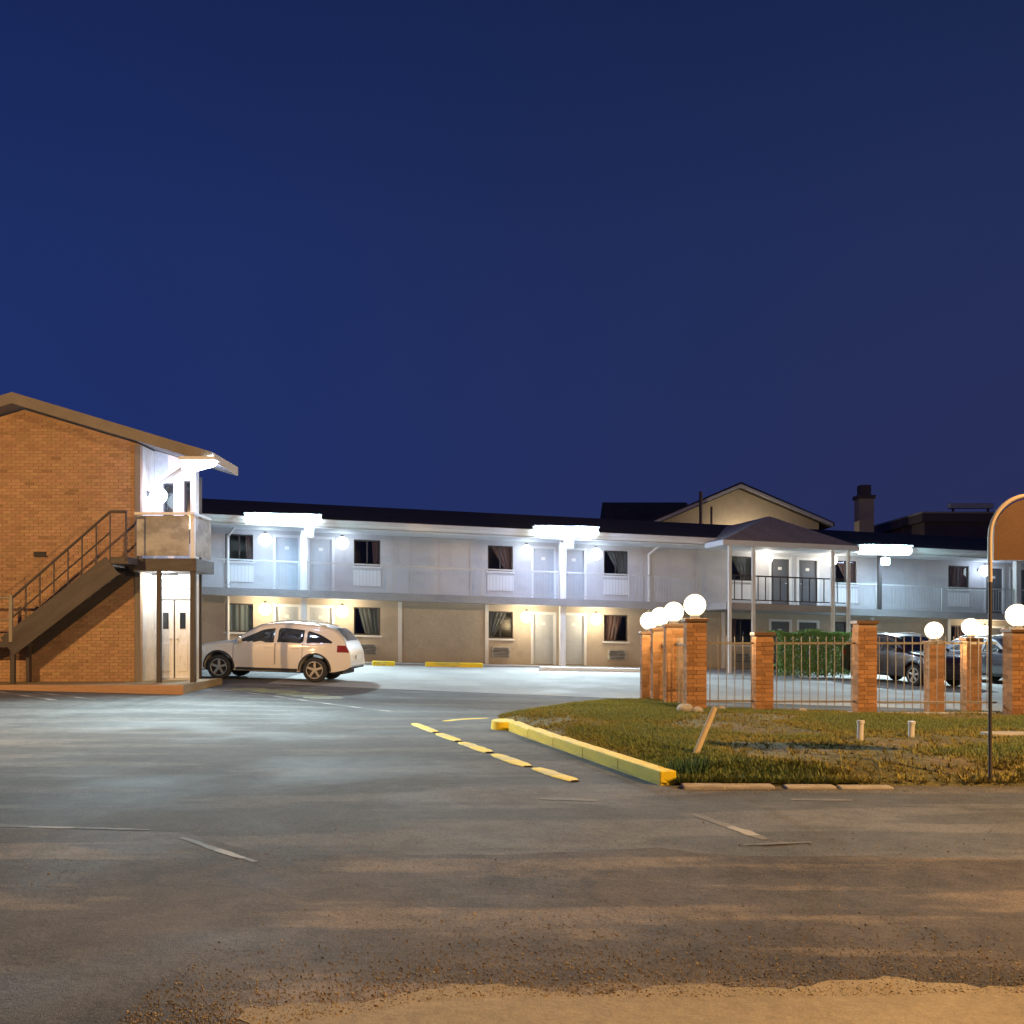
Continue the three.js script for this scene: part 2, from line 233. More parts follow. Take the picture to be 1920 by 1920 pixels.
mp('lower_wall', wallWith(U0, U1, -0.9, FL - 0.1, -0.2, 0, holesOf(0)), M.tan).userData.label = 'tan ground floor wall';
mp('end_wall', uvMetres(bx(U0, U0 + 0.2, -0.5, EAVE, -8, -0.2)), M.stucco);
mp('end_wall', uvMetres(bx(U1 - 0.2, U1, -0.9, EAVE, -8, -0.2)), M.stucco);
mp('back_wall', uvMetres(bx(U0, U1, -0.9, EAVE, -8.2, -8)), M.stucco);
mp('upper_floor', bx(U0 + 0.2, U1 - 0.2, FL - 0.24, FL - 0.04, -8, -0.2), M.room);
mp('partition', bx(U0 + 0.2, U1 - 0.2, -0.5, EAVE, -1.9, -1.8), M.room);
mp('walkway_slab', uvMetres(bx(U0, U1, FL - 0.27, FL, 0.003, 1.35)), M.slab).userData.label = 'concrete upper walkway slab';
mp('sidewalk', uvMetres(bx(U0, U1, -0.9, 0.04, 0.004, 1.7)), M.concrete).userData.label = 'pale concrete sidewalk along the facade';
// roof: two slopes with an eave over the walkway
{ const R0 = U0 - 0.5, R1 = U1 + 0.5, prof = [[1.75, EAVE - 0.02], [-4, EAVE + 1.25], [-9.7, EAVE - 0.02], [-9.7, EAVE - 0.16], [-4, EAVE + 1.1], [1.75, EAVE - 0.16]];
  const s = new THREE.Shape(prof.map(([w, v]) => new THREE.Vector2(-w, v))), g = new THREE.ExtrudeGeometry(s, { depth: R1 - R0, bevelEnabled: false });
  g.rotateY(Math.PI / 2); g.translate(R0, 0, 0);
  const gg = uvMetres(g, 3), rf = mp('roof', gg, M.shingle); rf.userData.label = 'dark low pitched shingle roof';
  mp('fascia', bx(R0, R1, EAVE - 0.24, EAVE + 0.02, 1.753, 1.79), M.trim, rf); mp('soffit', bx(R0, R1, EAVE - 0.3, EAVE - 0.262, 0.004, 1.75), M.trim, rf);
  mp('gutter', bx(R0, R1, EAVE - 0.12, EAVE - 0.01, 1.793, 1.89), M.trim, rf);
}
{ let k = 0; // windows: frame, pane, sill, and a curtain drawn to one side
  const r = rng(77);
  for (const [u, a, b, c, s, up] of wins) {
    const w = new THREE.Group(); w.name = 'window'; motel.add(w);
    const t = 0.05; mp('frame', merge([bx(u - WW, u + WW, a, a + t, -0.12, -0.05), bx(u - WW, u + WW, b - t, b, -0.12, -0.05), bx(u - WW, u - WW + t, a + t, b - t, -0.12, -0.05), bx(u + WW - t, u + WW, a + t, b - t, -0.12, -0.05), bx(u - 0.02, u + 0.02, a + t, b - t, -0.115, -0.06)]), M.darkSteel, w);
    for (const q of [-1, 1]) mp('pane', bx(q < 0 ? u - WW + t : u + 0.02, q < 0 ? u - 0.02 : u + WW - t, a + t, b - t, -0.092, -0.086), M.glass, w);
    mp('sill', bx(u - WW - 0.06, u + WW + 0.06, a - 0.07, a - 0.003, -0.1, 0.05), M.trim, w);
    const P = [], I = [], n = 24, left = r() < 0.5 ? 1 : -1, full = [0.25, 0.35, 0.55, 0.95][(r() * 4) | 0], open = r() < 0.6 ? 1 : 0.1; // draped, tied back towards the jamb
    for (let i = 0; i <= n; i++) for (let j = 0; j <= 8; j++) { const f = i / n, g = j / 8, reach = full + (0.85 - full) * open * (1 - g), x = u + left * (WW - f * reach * 2 * WW), y = b - (b - a) * g; P.push(x, y, -0.22 + 0.025 * Math.sin(f * 30)); }
    for (let i = 0; i < n; i++) for (let j = 0; j < 8; j++) { const q = i * 9 + j; I.push(q, q + 9, q + 1, q + 1, q + 9, q + 10); }
    const cg = new THREE.BufferGeometry(); cg.setAttribute('position', new THREE.Float32BufferAttribute(P, 3)); cg.setIndex(I); cg.computeVertexNormals(); mp('curtain', cg, [M.curtain, M.curtainRed, M.curtainPale][(r() * 3) | 0], w); k++;
    // through-wall air conditioner under the window
    if (!up) { const ac = mp('air_conditioner', rbx(u - 0.36, u + 0.36, 0.3, 0.72, -0.1, 0.16, 0.02), M.panelGrey); for (let j = 0; j < 6; j++) mp('louvre', bx(u - 0.31, u + 0.31, 0.35 + j * 0.055, 0.375 + j * 0.055, 0.161, 0.172), M.black, ac); }
    else mp('sill_panel', bx(u - WW - 0.02, u + WW + 0.02, 2.9, 3.5, 0.004, 0.035), M.trim);
  }
}
for (const [u, a, b, c, s, up] of doors) {
  const dark = c === 19.9 || c === 29.9, d = mp('door', bx(u - DW + 0.03, u + DW - 0.03, a + 0.02, b - 0.03, -0.11, -0.06), dark ? M.darkDoor : M.door);
  for (const [p, q] of [[0.15, 0.85], [1.0, 1.8]]) mp('door_panel', rbx(u - 0.28, u + 0.28, a + p, a + q, -0.068, -0.052, 0.006), dark ? M.darkDoor : M.door, d);
  mp('handle', rod([u - s * 0.33, a + 1.0, -0.05], [u - s * 0.22, a + 1.0, -0.02], 0.018), M.paleSteel, d);
  mp('number_plate', bx(u - 0.08, u + 0.08, a + 1.55, a + 1.67, -0.0515, -0.045), M.pvc, d);
  mp('door_frame', merge([bx(u - DW - 0.07, u - DW + 0.03, a, b + 0.07, -0.05, 0.025), bx(u + DW - 0.03, u + DW + 0.07, a, b + 0.07, -0.05, 0.025), bx(u - DW + 0.03, u + DW - 0.03, b - 0.03, b + 0.07, -0.05, 0.025)]), M.trim);
}
// columns between the paired doors, on the outer edge of the walkway
for (const c of [0, 9.7, 29.5]) { mp('column', rbx(c - 0.12, c + 0.12, FL + 0.003, EAVE - 0.263, 1.02, 1.26, 0.015), M.whitePaint); mp('column', rbx(c - 0.11, c + 0.11, 0.043, FL - 0.273, 1.03, 1.25, 0.015), M.whitePaint); }
mp('column', rbx(23.0, 23.14, FL + 0.003, EAVE - 0.263, 1.12, 1.26, 0.01), M.darkSteel);
// downspouts with an offset elbow under the gutter
for (const u of [-2.75, 13.55]) mp('downspout', merge([rod([u, 0.05, 0.09], [u, 4.6, 0.09], 0.055), rod([u, 4.57, 0.09], [u + 0.25, 4.86, 0.5], 0.055), rod([u + 0.25, 4.84, 0.48], [u + 0.3, 5.06, 1.84], 0.05)]), M.whitePaint);
// inset tan panel between the room pairs, pilaster strips and cladding joints
for (const [a, b] of [[3.74, 6.8], [13.9, 16.6], [23.6, 26.9]]) { mp('wall_panel', uvMetres(bx(a, b, 0.06, 2.14, 0.004, 0.03)), M.tan2);
  for (const x of [a - 0.22, b + 0.08]) mp('pilaster', bx(x, x + 0.14, 0.045, FL - 0.28, 0.004, 0.08), M.trim); }
for (const u of [3.3, 4.0, 5.1, 6.3, 13.3, 14.4, 15.6, 24.9, 26]) mp('batten', bx(u, u + 0.045, FL + 0.01, EAVE - 0.305, 0.004, 0.024), M.stucco);
// walkway railing in bays
{ const edges = [U0 + 0.1, -0.14, 3.3, 6.6, 9.56, 12.4, 15.3, 20.5, 22.98, 26, 29.36, 33, 37];
  for (let k = 0; k < edges.length - 1; k++) { if (k === 6) continue; const a = edges[k] + 0.14, b = edges[k + 1], rail = mp('railing', bx(a, b, FL + 1.0, FL + 1.05, 1.1, 1.15), M.paleSteel);
    mp('bottom_rail', bx(a, b, FL + 0.1, FL + 0.13, 1.11, 1.14), M.paleSteel, rail); mp('rail_post', bx(b - 0.05, b, FL + 0.002, FL + 0.998, 1.1, 1.15), M.paleSteel, rail);
    const pk = []; for (let x = a + 0.12; x < b - 0.1; x += 0.125) pk.push(bx(x, x + 0.014, FL + 0.132, FL + 0.998, 1.118, 1.132)); const q = mp('picket_row', merge(pk), M.paleSteel, rail); q.userData.kind = 'stuff'; } }
// portico over the third pair of rooms: posts, hipped grey roof, gable-like front
{ const a = 15.45, b = 20.45, z1 = 3.4, y0 = EAVE - 0.22, yt = EAVE + 1.08, m = (a + b) / 2 + 0.35;
  const V = [[a - .25, y0, z1 + .25], [b + .25, y0, z1 + .25], [b + .25, y0, -2.5], [a - .25, y0, -2.5], [m, yt, 1.0], [m, yt, -3.4]];
  const T = [[0, 1, 4], [1, 2, 5], [1, 5, 4], [3, 0, 4], [3, 4, 5], [2, 3, 5]], P = [], UV = [];
  for (const t of T) for (const i of t) { P.push(...V[i]); UV.push(V[i][0] / 2, (V[i][2] + V[i][1]) / 2); }
  const g = new THREE.BufferGeometry(); g.setAttribute('position', new THREE.Float32BufferAttribute(P, 3)); g.setAttribute('uv', new THREE.Float32BufferAttribute(UV, 2)); g.computeVertexNormals();
  const pr = mp('portico_roof', g, M.greyShingle); pr.userData.label = 'grey hipped roof over the portico';
  mp('fascia', merge([bx(a - .27, b + .27, y0 - .2, y0 - .004, z1 + .1, z1 + .26), bx(a - .27, a - .1, y0 - .2, y0 - .004, 1.9, z1 + .099), bx(b + .1, b + .27, y0 - .2, y0 - .004, 1.9, z1 + .099)]), M.trim, pr);
  mp('portico_ceiling', bx(a - .1, b + .1, y0 - .14, y0 - .1, 1.9, z1 + .099), M.trim);
  for (const u of [a + .1, 16.5, 19.75, b - .05]) mp('portico_post', rbx(u - 0.06, u + 0.06, -0.9, y0 - 0.2, z1 - .06, z1 + .06, 0.01), M.whitePaint);
  mp('portico_slab', uvMetres(bx(a, b, FL - 0.25, FL - 0.003, 1.353, z1 - 0.07)), M.slab);
  for (const [p, q] of [[a + .17, 16.43], [16.57, 19.68], [19.82, b - .12]]) { const rail = mp('railing', bx(p, q, FL + 1.0, FL + 1.05, z1 - .12, z1 - .07), M.darkSteel); mp('bottom_rail', bx(p, q, FL + .1, FL + .14, z1 - .11, z1 - .08), M.darkSteel, rail); for (let x = p + .15; x < q - .1; x += .3) mp('baluster', bx(x, x + .03, FL + .14, FL + 1.0, z1 - .11, z1 - .08), M.darkSteel, rail); }
}

// lamps on the motel
function wallLamp(u, v, w, kind, label, group) {
  const q = mw(u, v, w), o = thing('wall_lamp', label, 'lamp', group, [q.x, q.y, q.z]), gx = 0.4 * Math.sin(TH), gz = 0.4 * Math.cos(TH);
  const [mat, rgb, cd] = kind === 'warm' ? [M.warmGlow, WARM, 7] : kind === 'cool' ? [M.coolGlow, COOL, 1.2] : [M.neutralGlow, NEUTRAL, 3.5];
  const R = 0.24; part('globe', new THREE.SphereGeometry(R, 24, 16).translate(gx, 0, gz), mat, o);
  part('bracket', merge([rod([0, 0.06, 0], [0, 0.06, 0.03], 0.07, 16), rod([0, 0.06, 0.02], [0, 0.28, 0.4], 0.014), rod([0, R - 0.01, 0.4], [0, R + 0.06, 0.4], 0.05, 12)]).rotateY(TH), M.darkSteel, o);
  point(o, [gx, 0, gz], rgb, cd, 0.15); return o;
}
const where = { 0: 'behind the white car', 9.85: 'in the middle room pair', 29.9: 'behind the arched sign post' };
for (const c of [0, 9.85, 29.9]) for (const s of [-1, 1]) {
  if (c === 29.9 && s === 1) continue;
  wallLamp(c + s * 1.4, 4.46, 0.03, 'cool', `cool white globe lamp beside an upper motel door ${where[c]}`, 'upper motel lamps');
  wallLamp(c + s * 1.4, 1.9, 0.03, 'warm', `warm globe lamp beside a ground floor motel door ${where[c]}`, 'ground floor motel lamps');
}
for (const s of [-1, 1]) wallLamp(19.92 + s * 1.43, 4.62, 0.03, 'neutral', 'globe lamp on the upper wall under the hipped portico roof', 'portico lamps');
function ledBar(u, v, w, len, head, halo, label) {                // long LED fixture clamped under the eave, a small flood head below it
  const q = mw(u, v, w), o = thing('led_light_bar', label, 'light fixture', 'bright eave light bars', [q.x, q.y, q.z], TH);
  part('housing', rbx(-len / 2, len / 2, 0.15, 0.22, -0.16, 0.16, 0.02), M.trim, o);
  const g = new THREE.CapsuleGeometry(0.19, len - 0.38, 6, 16); g.rotateZ(Math.PI / 2); part('diffuser', g, M.ledGlow, o);
  const a = new THREE.RectAreaLight(col(...COOL), 46, len - 0.2, 0.3); a.position.set(0, -0.21, 0.02); a.rotation.x = -Math.PI / 2; o.add(a);
  for (const x of [-len / 4, len / 4]) point(o, [x, 0.0, 0.36], halo, 20, 0.16);
  if (head !== null) { part('flood_head', rbx(head - 0.17, head + 0.17, -0.62, -0.3, -0.07, 0.05, 0.02), M.trim, o); part('flood_lens', rbx(head - 0.14, head + 0.14, -0.59, -0.33, 0.052, 0.09, 0.01), M.ledGlow, o); part('flood_arm', bar([head, -0.31, -0.02], [head, -0.15, -0.02], 0.03, 0.03), M.darkSteel, o);
    const l = new THREE.SpotLight(col(0.74, 0.93, 1), 420, 0, 1.15, 0.7, 2); l.position.set(head, -0.46, 0.13); l.target.position.set(head, -5.5, 6); l.castShadow = true; l.shadow.radius = 5; o.add(l, l.target); }
  return o;
}
ledBar(-0.72, 5.06, 2.06, 2.7, 0.9, [0.42, 0.8, 0.95], 'white LED light bar at the eave above the motel rooms behind the car');
ledBar(9.6, 5.1, 2.06, 2.55, 0.12, [0.5, 0.66, 1], 'white LED light bar at the eave above the middle pair of motel rooms');
ledBar(22.75, 4.97, 2.06, 2.4, 0.05, [0.45, 0.82, 0.9], 'white LED light bar at the eave beside the hipped portico');

// ------------------------------------------------------------------ brick wing with outdoor stair
function bricksFor(rows, make) { return rows; }
{ const X1 = -8.82, ZF = -24, ZB = -25.8, X0 = -14.9, RID = -11.55, B = 0.25, ridge = 6.95, slope = 0.3;
  const wing = thing('brick_wing', 'two storey brick gable end building with low pitched roof', 'building');
  const roofY = (x) => ridge - slope * Math.abs(x - RID), under = (x) => roofY(x) - 0.26;
  const s = new THREE.Shape([[X0, -0.3], [X1, -0.3], [X1, under(X1)], [RID, under(RID)], [X0, under(X0)]].map((q) => new THREE.Vector2(...q)));
  const g = new THREE.ExtrudeGeometry(s, { depth: 0.2, bevelEnabled: false }); g.translate(0, 0, ZF - 0.2); part('gable_wall', uvMetres(g), M.mortar, wing);
  { // bricks in running bond
    const bw = 0.2, bh = 0.064, jt = 0.011, list = [], r = rng(401);
    for (let j = 0, y = B - 0.3; y < ridge; j++, y += bh + jt) for (let x = X0 + (j % 2 ? -(bw + jt) / 2 : 0); x < X1; x += bw + jt) {
      const a = Math.max(x, X0), b = Math.min(x + bw, X1); if (b - a < 0.03) continue; if (y + bh > Math.min(under(a), under(b)) - 0.02) continue; list.push([(a + b) / 2, y + bh / 2, b - a]); }
    const im = new THREE.InstancedMesh(new RoundedBoxGeometry(1, bh, 0.05, 1, 0.006), M.brick, list.length), m = new THREE.Matrix4(), c = new THREE.Color(), blot = fbm(402, 6, 4);
    list.forEach(([x, y, w], i) => { m.makeScale(w, 1, 1); m.setPosition(x, y, ZF - 0.012 + r() * 0.006); im.setMatrixAt(i, m); const k = (0.86 + 0.26 * r()) * (0.82 + 0.36 * blot(x / 9, y / 9)), d = r() < 0.04 ? 0.75 : 1; c.setRGB(0.45 * k * d, (0.275 + 0.03 * r()) * k * d, 0.17 * k * d); im.setColorAt(i, c); });
    im.name = 'brickwork'; im.userData = { kind: 'stuff', label: 'orange brown brickwork in running bond' }; finish(im); wing.add(im);
  }
  // white entrance bay beside the brick wall: double door below, door and windows above
  const XB = -7.8, zb1 = -25.0, bayHoles = [[-8.76, -7.94, 0.27, 2.5], [-8.62, -8.35, 3.5, 5.1], [-8.1, -7.88, 3.6, 5.15]];
  { const bs = new THREE.Shape([[X1 + 0.003, -0.3], [XB, -0.3], [XB, under(XB) + 0.03], [X1 + 0.003, under(X1) + 0.03]].map((q) => new THREE.Vector2(...q))); for (const [a, b, c, d] of bayHoles) bs.holes.push(new THREE.Path([[a, c], [a, d], [b, d], [b, c]].map((q) => new THREE.Vector2(...q)))); part('bay_wall', uvMetres(new THREE.ExtrudeGeometry(bs, { depth: 0.25, bevelEnabled: false }).translate(0, 0, zb1 - 0.25)), M.whitePaint, wing).userData.label = 'white painted entrance bay'; }
  part('side_wall', bx(X1 - 0.2, X1, -0.3, under(X1), ZB, ZF - 0.2), M.whitePaint, wing);
  part('corner_board', bx(X1 - 0.1, X1 + 0.03, B, under(X1) - 0.02, ZF + 0.02, ZF + 0.045), M.fascia, wing);
  part('back_wall', bx(X0, X1, -0.3, under(X1), ZB - 0.2, ZB), M.stucco, wing); part('far_wall', bx(X0 - 0.2, X0, -0.3, under(X0), ZB, ZF - 0.2), M.stucco, wing);
  part('bay_back', bx(X1 + 0.003, XB, -0.3, 5.3, zb1 - 0.5, zb1 - 0.45), M.room, wing);
  for (const [a, b] of [[-8.75, -8.37], [-8.33, -7.95]]) { const dr = part('door', bx(a, b, 0.28, 2.2, zb1 - 0.12, zb1 - 0.06), M.whitePaint, wing); part('handle', rod([a < -8.5 ? b - 0.06 : a + 0.06, 1.25, zb1 - 0.06], [a < -8.5 ? b - 0.06 : a + 0.06, 1.25, zb1], 0.02), M.paleSteel, dr); part('door_panel', rbx(a + 0.07, b - 0.07, 0.45, 1.15, zb1 - 0.065, zb1 - 0.045, 0.008), M.whitePaint, dr); part('glazing', bx(a + 0.12, b - 0.12, 1.5, 1.9, zb1 - 0.059, zb1 - 0.05), M.carGlass, dr); }
  part('door_mullion', bx(-8.368, -8.332, 0.28, 2.2, zb1 - 0.14, zb1 - 0.1), M.darkSteel, wing); part('transom', bx(-8.75, -7.95, 2.23, 2.49, zb1 - 0.1, zb1 - 0.05), M.pvc, wing);
  bayHoles.slice(1).forEach(([a, b, c, d]) => { const w = part('window', bx(a, b, c, d, zb1 - 0.12, zb1 - 0.113), M.glass, wing); part('frame', merge([bx(a, b, c, c + 0.04, zb1 - 0.15, zb1 - 0.07), bx(a, b, d - 0.04, d, zb1 - 0.15, zb1 - 0.07), bx(a, a + 0.04, c + 0.04, d - 0.04, zb1 - 0.15, zb1 - 0.07), bx(b - 0.04, b, c + 0.04, d - 0.04, zb1 - 0.15, zb1 - 0.07)]), M.darkSteel, w); });
  // roof with overhang above walkway and gable
  const XE = -6.95, XW = -16.6, zf = ZF + 0.55, zb = -25.6, rs = new THREE.Shape([[XE, roofY(XE)], [RID, ridge], [XW, roofY(XW)], [XW, roofY(XW) - 0.16], [RID, ridge - 0.17], [XE, roofY(XE) - 0.16]].map((q) => new THREE.Vector2(...q)));
  const rg = new THREE.ExtrudeGeometry(rs, { depth: zf - zb, bevelEnabled: false }); rg.translate(0, 0, zb); const roof = part('roof', uvMetres(rg, 3), M.shingle, wing);
  const rake = (dx) => { const L = []; for (const [p, q] of [[XE, RID], [XW, RID]]) { const sh2 = new THREE.Shape([[p, roofY(p) + 0.02], [q, ridge + 0.02], [q, ridge - 0.24], [p, roofY(p) - 0.24]].map((e) => new THREE.Vector2(...e))); const e = new THREE.ExtrudeGeometry(sh2, { depth: 0.05, bevelEnabled: false }); e.translate(0, 0, zf + 0.002); L.push(e); } return merge(L); };
  part('rake_board', rake(), M.fascia, roof);
  const sof = []; for (const [p, q] of [[XE, RID], [XW, RID]]) { const h = new THREE.Shape([[p, roofY(p) - 0.17], [q, ridge - 0.18], [q, ridge - 0.22], [p, roofY(p) - 0.21]].map((e) => new THREE.Vector2(...e))); const e = new THREE.ExtrudeGeometry(h, { depth: zf - zb - 0.02, bevelEnabled: false }); e.translate(0, 0, zb + 0.01); sof.push(e); } part('soffit', merge(sof), M.fascia, roof);
  part('eave_fascia', bx(XE, XE + 0.03, roofY(XE) - 0.2, roofY(XE) + 0.01, zb, zf), M.trim, roof);
  // ground plinth and kerb, walkway slab, posts
  part('plinth', bx(-18, -7.35, -0.4, B, ZB + 0.1, -22.6), M.gutter, wing).userData.label = 'raised walk at the foot of the brick wall';
  part('plinth_edge', rbx(-18, -7.3, -0.4, B + 0.005, -22.596, -22.48, 0.02), M.mortar, wing);
  const zs = -23.6, fy = 3.14; part('walkway_slab', bx(X1 + 0.004, -7.35, fy - 0.3, fy, -24.997, zs), M.darkSteel, wing);
  for (const z of [-23.72]) { part('walkway_post', rbx(-7.52, -7.4, B + 0.002, fy - 0.302, z - 0.06, z + 0.06, 0.01), M.darkSteel, wing); part('upper_post', rbx(-7.52, -7.42, fy + 0.002, roofY(-7.47) - 0.23, z - 0.05, z + 0.05, 0.01), M.whitePaint, wing); }
  part('walkway_post', rbx(-8.3, -8.2, B + 0.002, fy - 0.302, -23.75, -23.65, 0.01), M.darkSteel, wing);
  for (const sgn of [0]) part('roof_brace', bar([-7.47, roofY(-7.47) - 0.3, -23.72], [X1 + 0.1, 4.9, -24.6], 0.06, 0.06), M.whitePaint, wing);
  const r1 = part('railing', bx(-8.8, -7.4, fy + 1.02, fy + 1.08, zs - 0.06, zs - 0.01), M.paleSteel, wing); part('infill_panel', bx(-8.75, -7.53, fy + 0.06, fy + 1.0, zs - 0.045, zs - 0.03), M.panelGrey, r1);
  const r2 = part('railing', bx(-7.45, -7.4, fy + 1.02, fy + 1.08, -24.99, zs - 0.07), M.paleSteel, wing); part('infill_panel', bx(-7.435, -7.42, fy + 0.06, fy + 1.0, -24.99, zs - 0.22), M.panelGrey, r2);
  part('wall_vent', bx(-11.3, -11.02, 3.2, 3.32, ZF + 0.03, ZF + 0.06), M.black, wing);
  // stair against the gable: landing, flight up to the walkway, flight down out of view
  const st = thing('outdoor_stair', 'dark steel outdoor stair climbing along the brick gable wall', 'stair');
  const lx = -11.35, ly = 1.2, n = 10, zf0 = -23.0, zb0 = -23.9, X2 = X1 - 0.3; part('top_platform', bx(X2, X1 + 0.1, fy - 0.16, fy - 0.004, zb0, zf0), M.darkSteel, st);
  for (let k = 0; k < n; k++) { const x = lx + (X2 - lx) * (k + 0.5) / n, y = ly + (fy - ly) * (k + 1) / (n + 1); part('tread', bx(x - 0.17, x + 0.17, y - 0.04, y, zb0, zf0), M.darkSteel, st); }
  for (const z of [zb0 - 0.02, zf0 + 0.005]) part('stringer', bar([lx - 0.1, ly - 0.1, z], [X2 + 0.05, fy - 0.2, z], 0.5, 0.04), M.darkSteel, st);
  for (const z of [zf0]) { part('handrail', rod([lx, ly + 1.0, z], [X2, fy + 1.02, z], 0.03), M.darkSteel, st); part('mid_rail', rod([lx, ly + 0.55, z], [X2, fy + 0.55, z], 0.02), M.darkSteel, st); for (let k = 0; k <= 7; k++) { const f = k / 7, x = lx + (X2 - lx) * f, y = ly + (fy - ly) * f; part('rail_post', rod([x, y - 0.1, z], [x, y + 1.0, z], 0.016), M.darkSteel, st); } }
  part('handrail', rod([X2, fy + 1.02, zf0], [X1 + 0.08, fy + 1.02, zf0], 0.03), M.darkSteel, st); for (const x of [X1 + 0.06]) part('rail_post', rod([x, fy - 0.1, zf0], [x, fy + 1.02, zf0], 0.022), M.darkSteel, st);
  part('landing', bx(lx - 1.2, lx + 0.05, ly - 0.12, ly, zb0, zf0), M.darkSteel, st);
  for (const [x, z] of [[lx, zf0 - 0.05], [lx - 1.15, zf0 - 0.05], [lx, zb0 + 0.1], [lx - 1.15, zb0 + 0.1]]) part('leg', rbx(x - 0.05, x + 0.05, B + 0.002, ly - 0.122, z - 0.05, z + 0.05, 0.01), M.darkSteel, st);
  part('landing_rail', rod([lx - 1.2, ly + 1.0, zf0], [lx, ly + 1.0, zf0], 0.03), M.tanSteel, st); part('landing_rail', rod([lx - 1.2, ly + 0.5, zf0], [lx, ly + 0.5, zf0], 0.02), M.tanSteel, st);
  for (const x of [lx - 0.02, lx - 0.4]) part('newel_post', rbx(x - 0.04, x + 0.04, ly + 0.002, ly + 1.06, zf0 - 0.04, zf0 + 0.04, 0.01), M.tanSteel, st);
  for (let k = 0; k < 6; k++) part('tread', bx(lx - 1.55 - k * 0.28, lx - 1.23 - k * 0.28, ly - 0.22 - k * 0.17, ly - 0.18 - k * 0.17, zb0, zf0), M.darkSteel, st);
  part('stringer', bar([lx - 1.2, ly - 0.12, zf0 + 0.005], [lx - 2.95, B + 0.05, zf0 + 0.005], 0.3, 0.04), M.darkSteel, st);
  // flood light at the roof corner, aimed out over the lot
  const fl = thing('flood_light', 'glaring white flood light under the roof corner of the brick building', 'light fixture', null, [-7.22, 5.3, -23.4], 0);
  part('housing', rbx(-0.42, 0.42, 0.08, 0.16, -0.2, 0.2, 0.02), M.trim, fl); const lens = new THREE.CapsuleGeometry(0.14, 0.56, 6, 16); lens.rotateZ(Math.PI / 2 + 0.25); part('lens', lens, M.ledGlow, fl); part('arm', bar([0, 0.1, -0.1], [-0.1, 0.24, -0.5], 0.05, 0.05), M.darkSteel, fl);
  const sp = new THREE.SpotLight(col(0.72, 0.94, 1.0), 600, 0, 1.05, 1, 2); sp.position.set(0.05, -0.2, 0.12); sp.target.position.set(2.4, -5.4, 12); sp.castShadow = true; sp.shadow.radius = 8; fl.add(sp, sp.target);
  point(fl, [0.1, -0.26, -0.12], COOL, 9, 0.12);
  const wl = thing('wall_lamp', 'cool white globe lamp on the upper side wall of the brick building', 'lamp', null, [X1, 4.72, -24.5], Math.PI / 2);
  part('globe', new THREE.SphereGeometry(0.2, 24, 16).translate(0, 0, 0.28), M.coolGlow, wl); part('bracket', merge([rod([0, 0.05, 0], [0, 0.05, 0.03], 0.07, 16), rod([0, 0.05, 0.02], [0, 0.23, 0.28], 0.014)]), M.darkSteel, wl); point(wl, [0, 0, 0.28], COOL, 3, 0.12);
  const cl = thing('ceiling_light', 'short white light strip under the stair landing of the brick building', 'light fixture', null, [-8.35, 2.78, -24.4]); part('housing', rbx(-0.3, 0.3, 0.0, 0.05, -0.07, 0.07, 0.01), M.trim, cl); part('diffuser', rbx(-0.2, 0.2, -0.06, -0.002, -0.05, 0.05, 0.02), M.ledGlow, cl); point(cl, [0, -0.14, 0], [0.9, 0.96, 1], 5, 0.08);
}

// ------------------------------------------------------------------ white car and dark cars
function interp(L, x) { let k = 0; while (k < L.length - 2 && x > L[k + 1][0]) k++; const p0 = L[Math.max(0, k - 1)], a = L[k], b = L[k + 1], p3 = L[Math.min(L.length - 1, k + 2)], h = b[0] - a[0], t = Math.min(1, Math.max(0, (x - a[0]) / h));
  const sl = (q, r) => (r[1] - q[1]) / (r[0] - q[0] || 1), s = sl(a, b); let m0 = k ? (sl(p0, a) * s > 0 ? 2 * sl(p0, a) * s / (sl(p0, a) + s) : 0) : s, m1 = k < L.length - 2 ? (sl(b, p3) * s > 0 ? 2 * sl(b, p3) * s / (sl(b, p3) + s) : 0) : s;
  const t2 = t * t, t3 = t2 * t; return (2 * t3 - 3 * t2 + 1) * a[1] + (t3 - 2 * t2 + t) * h * m0 + (-2 * t3 + 3 * t2) * b[1] + (t3 - t2) * h * m1; }
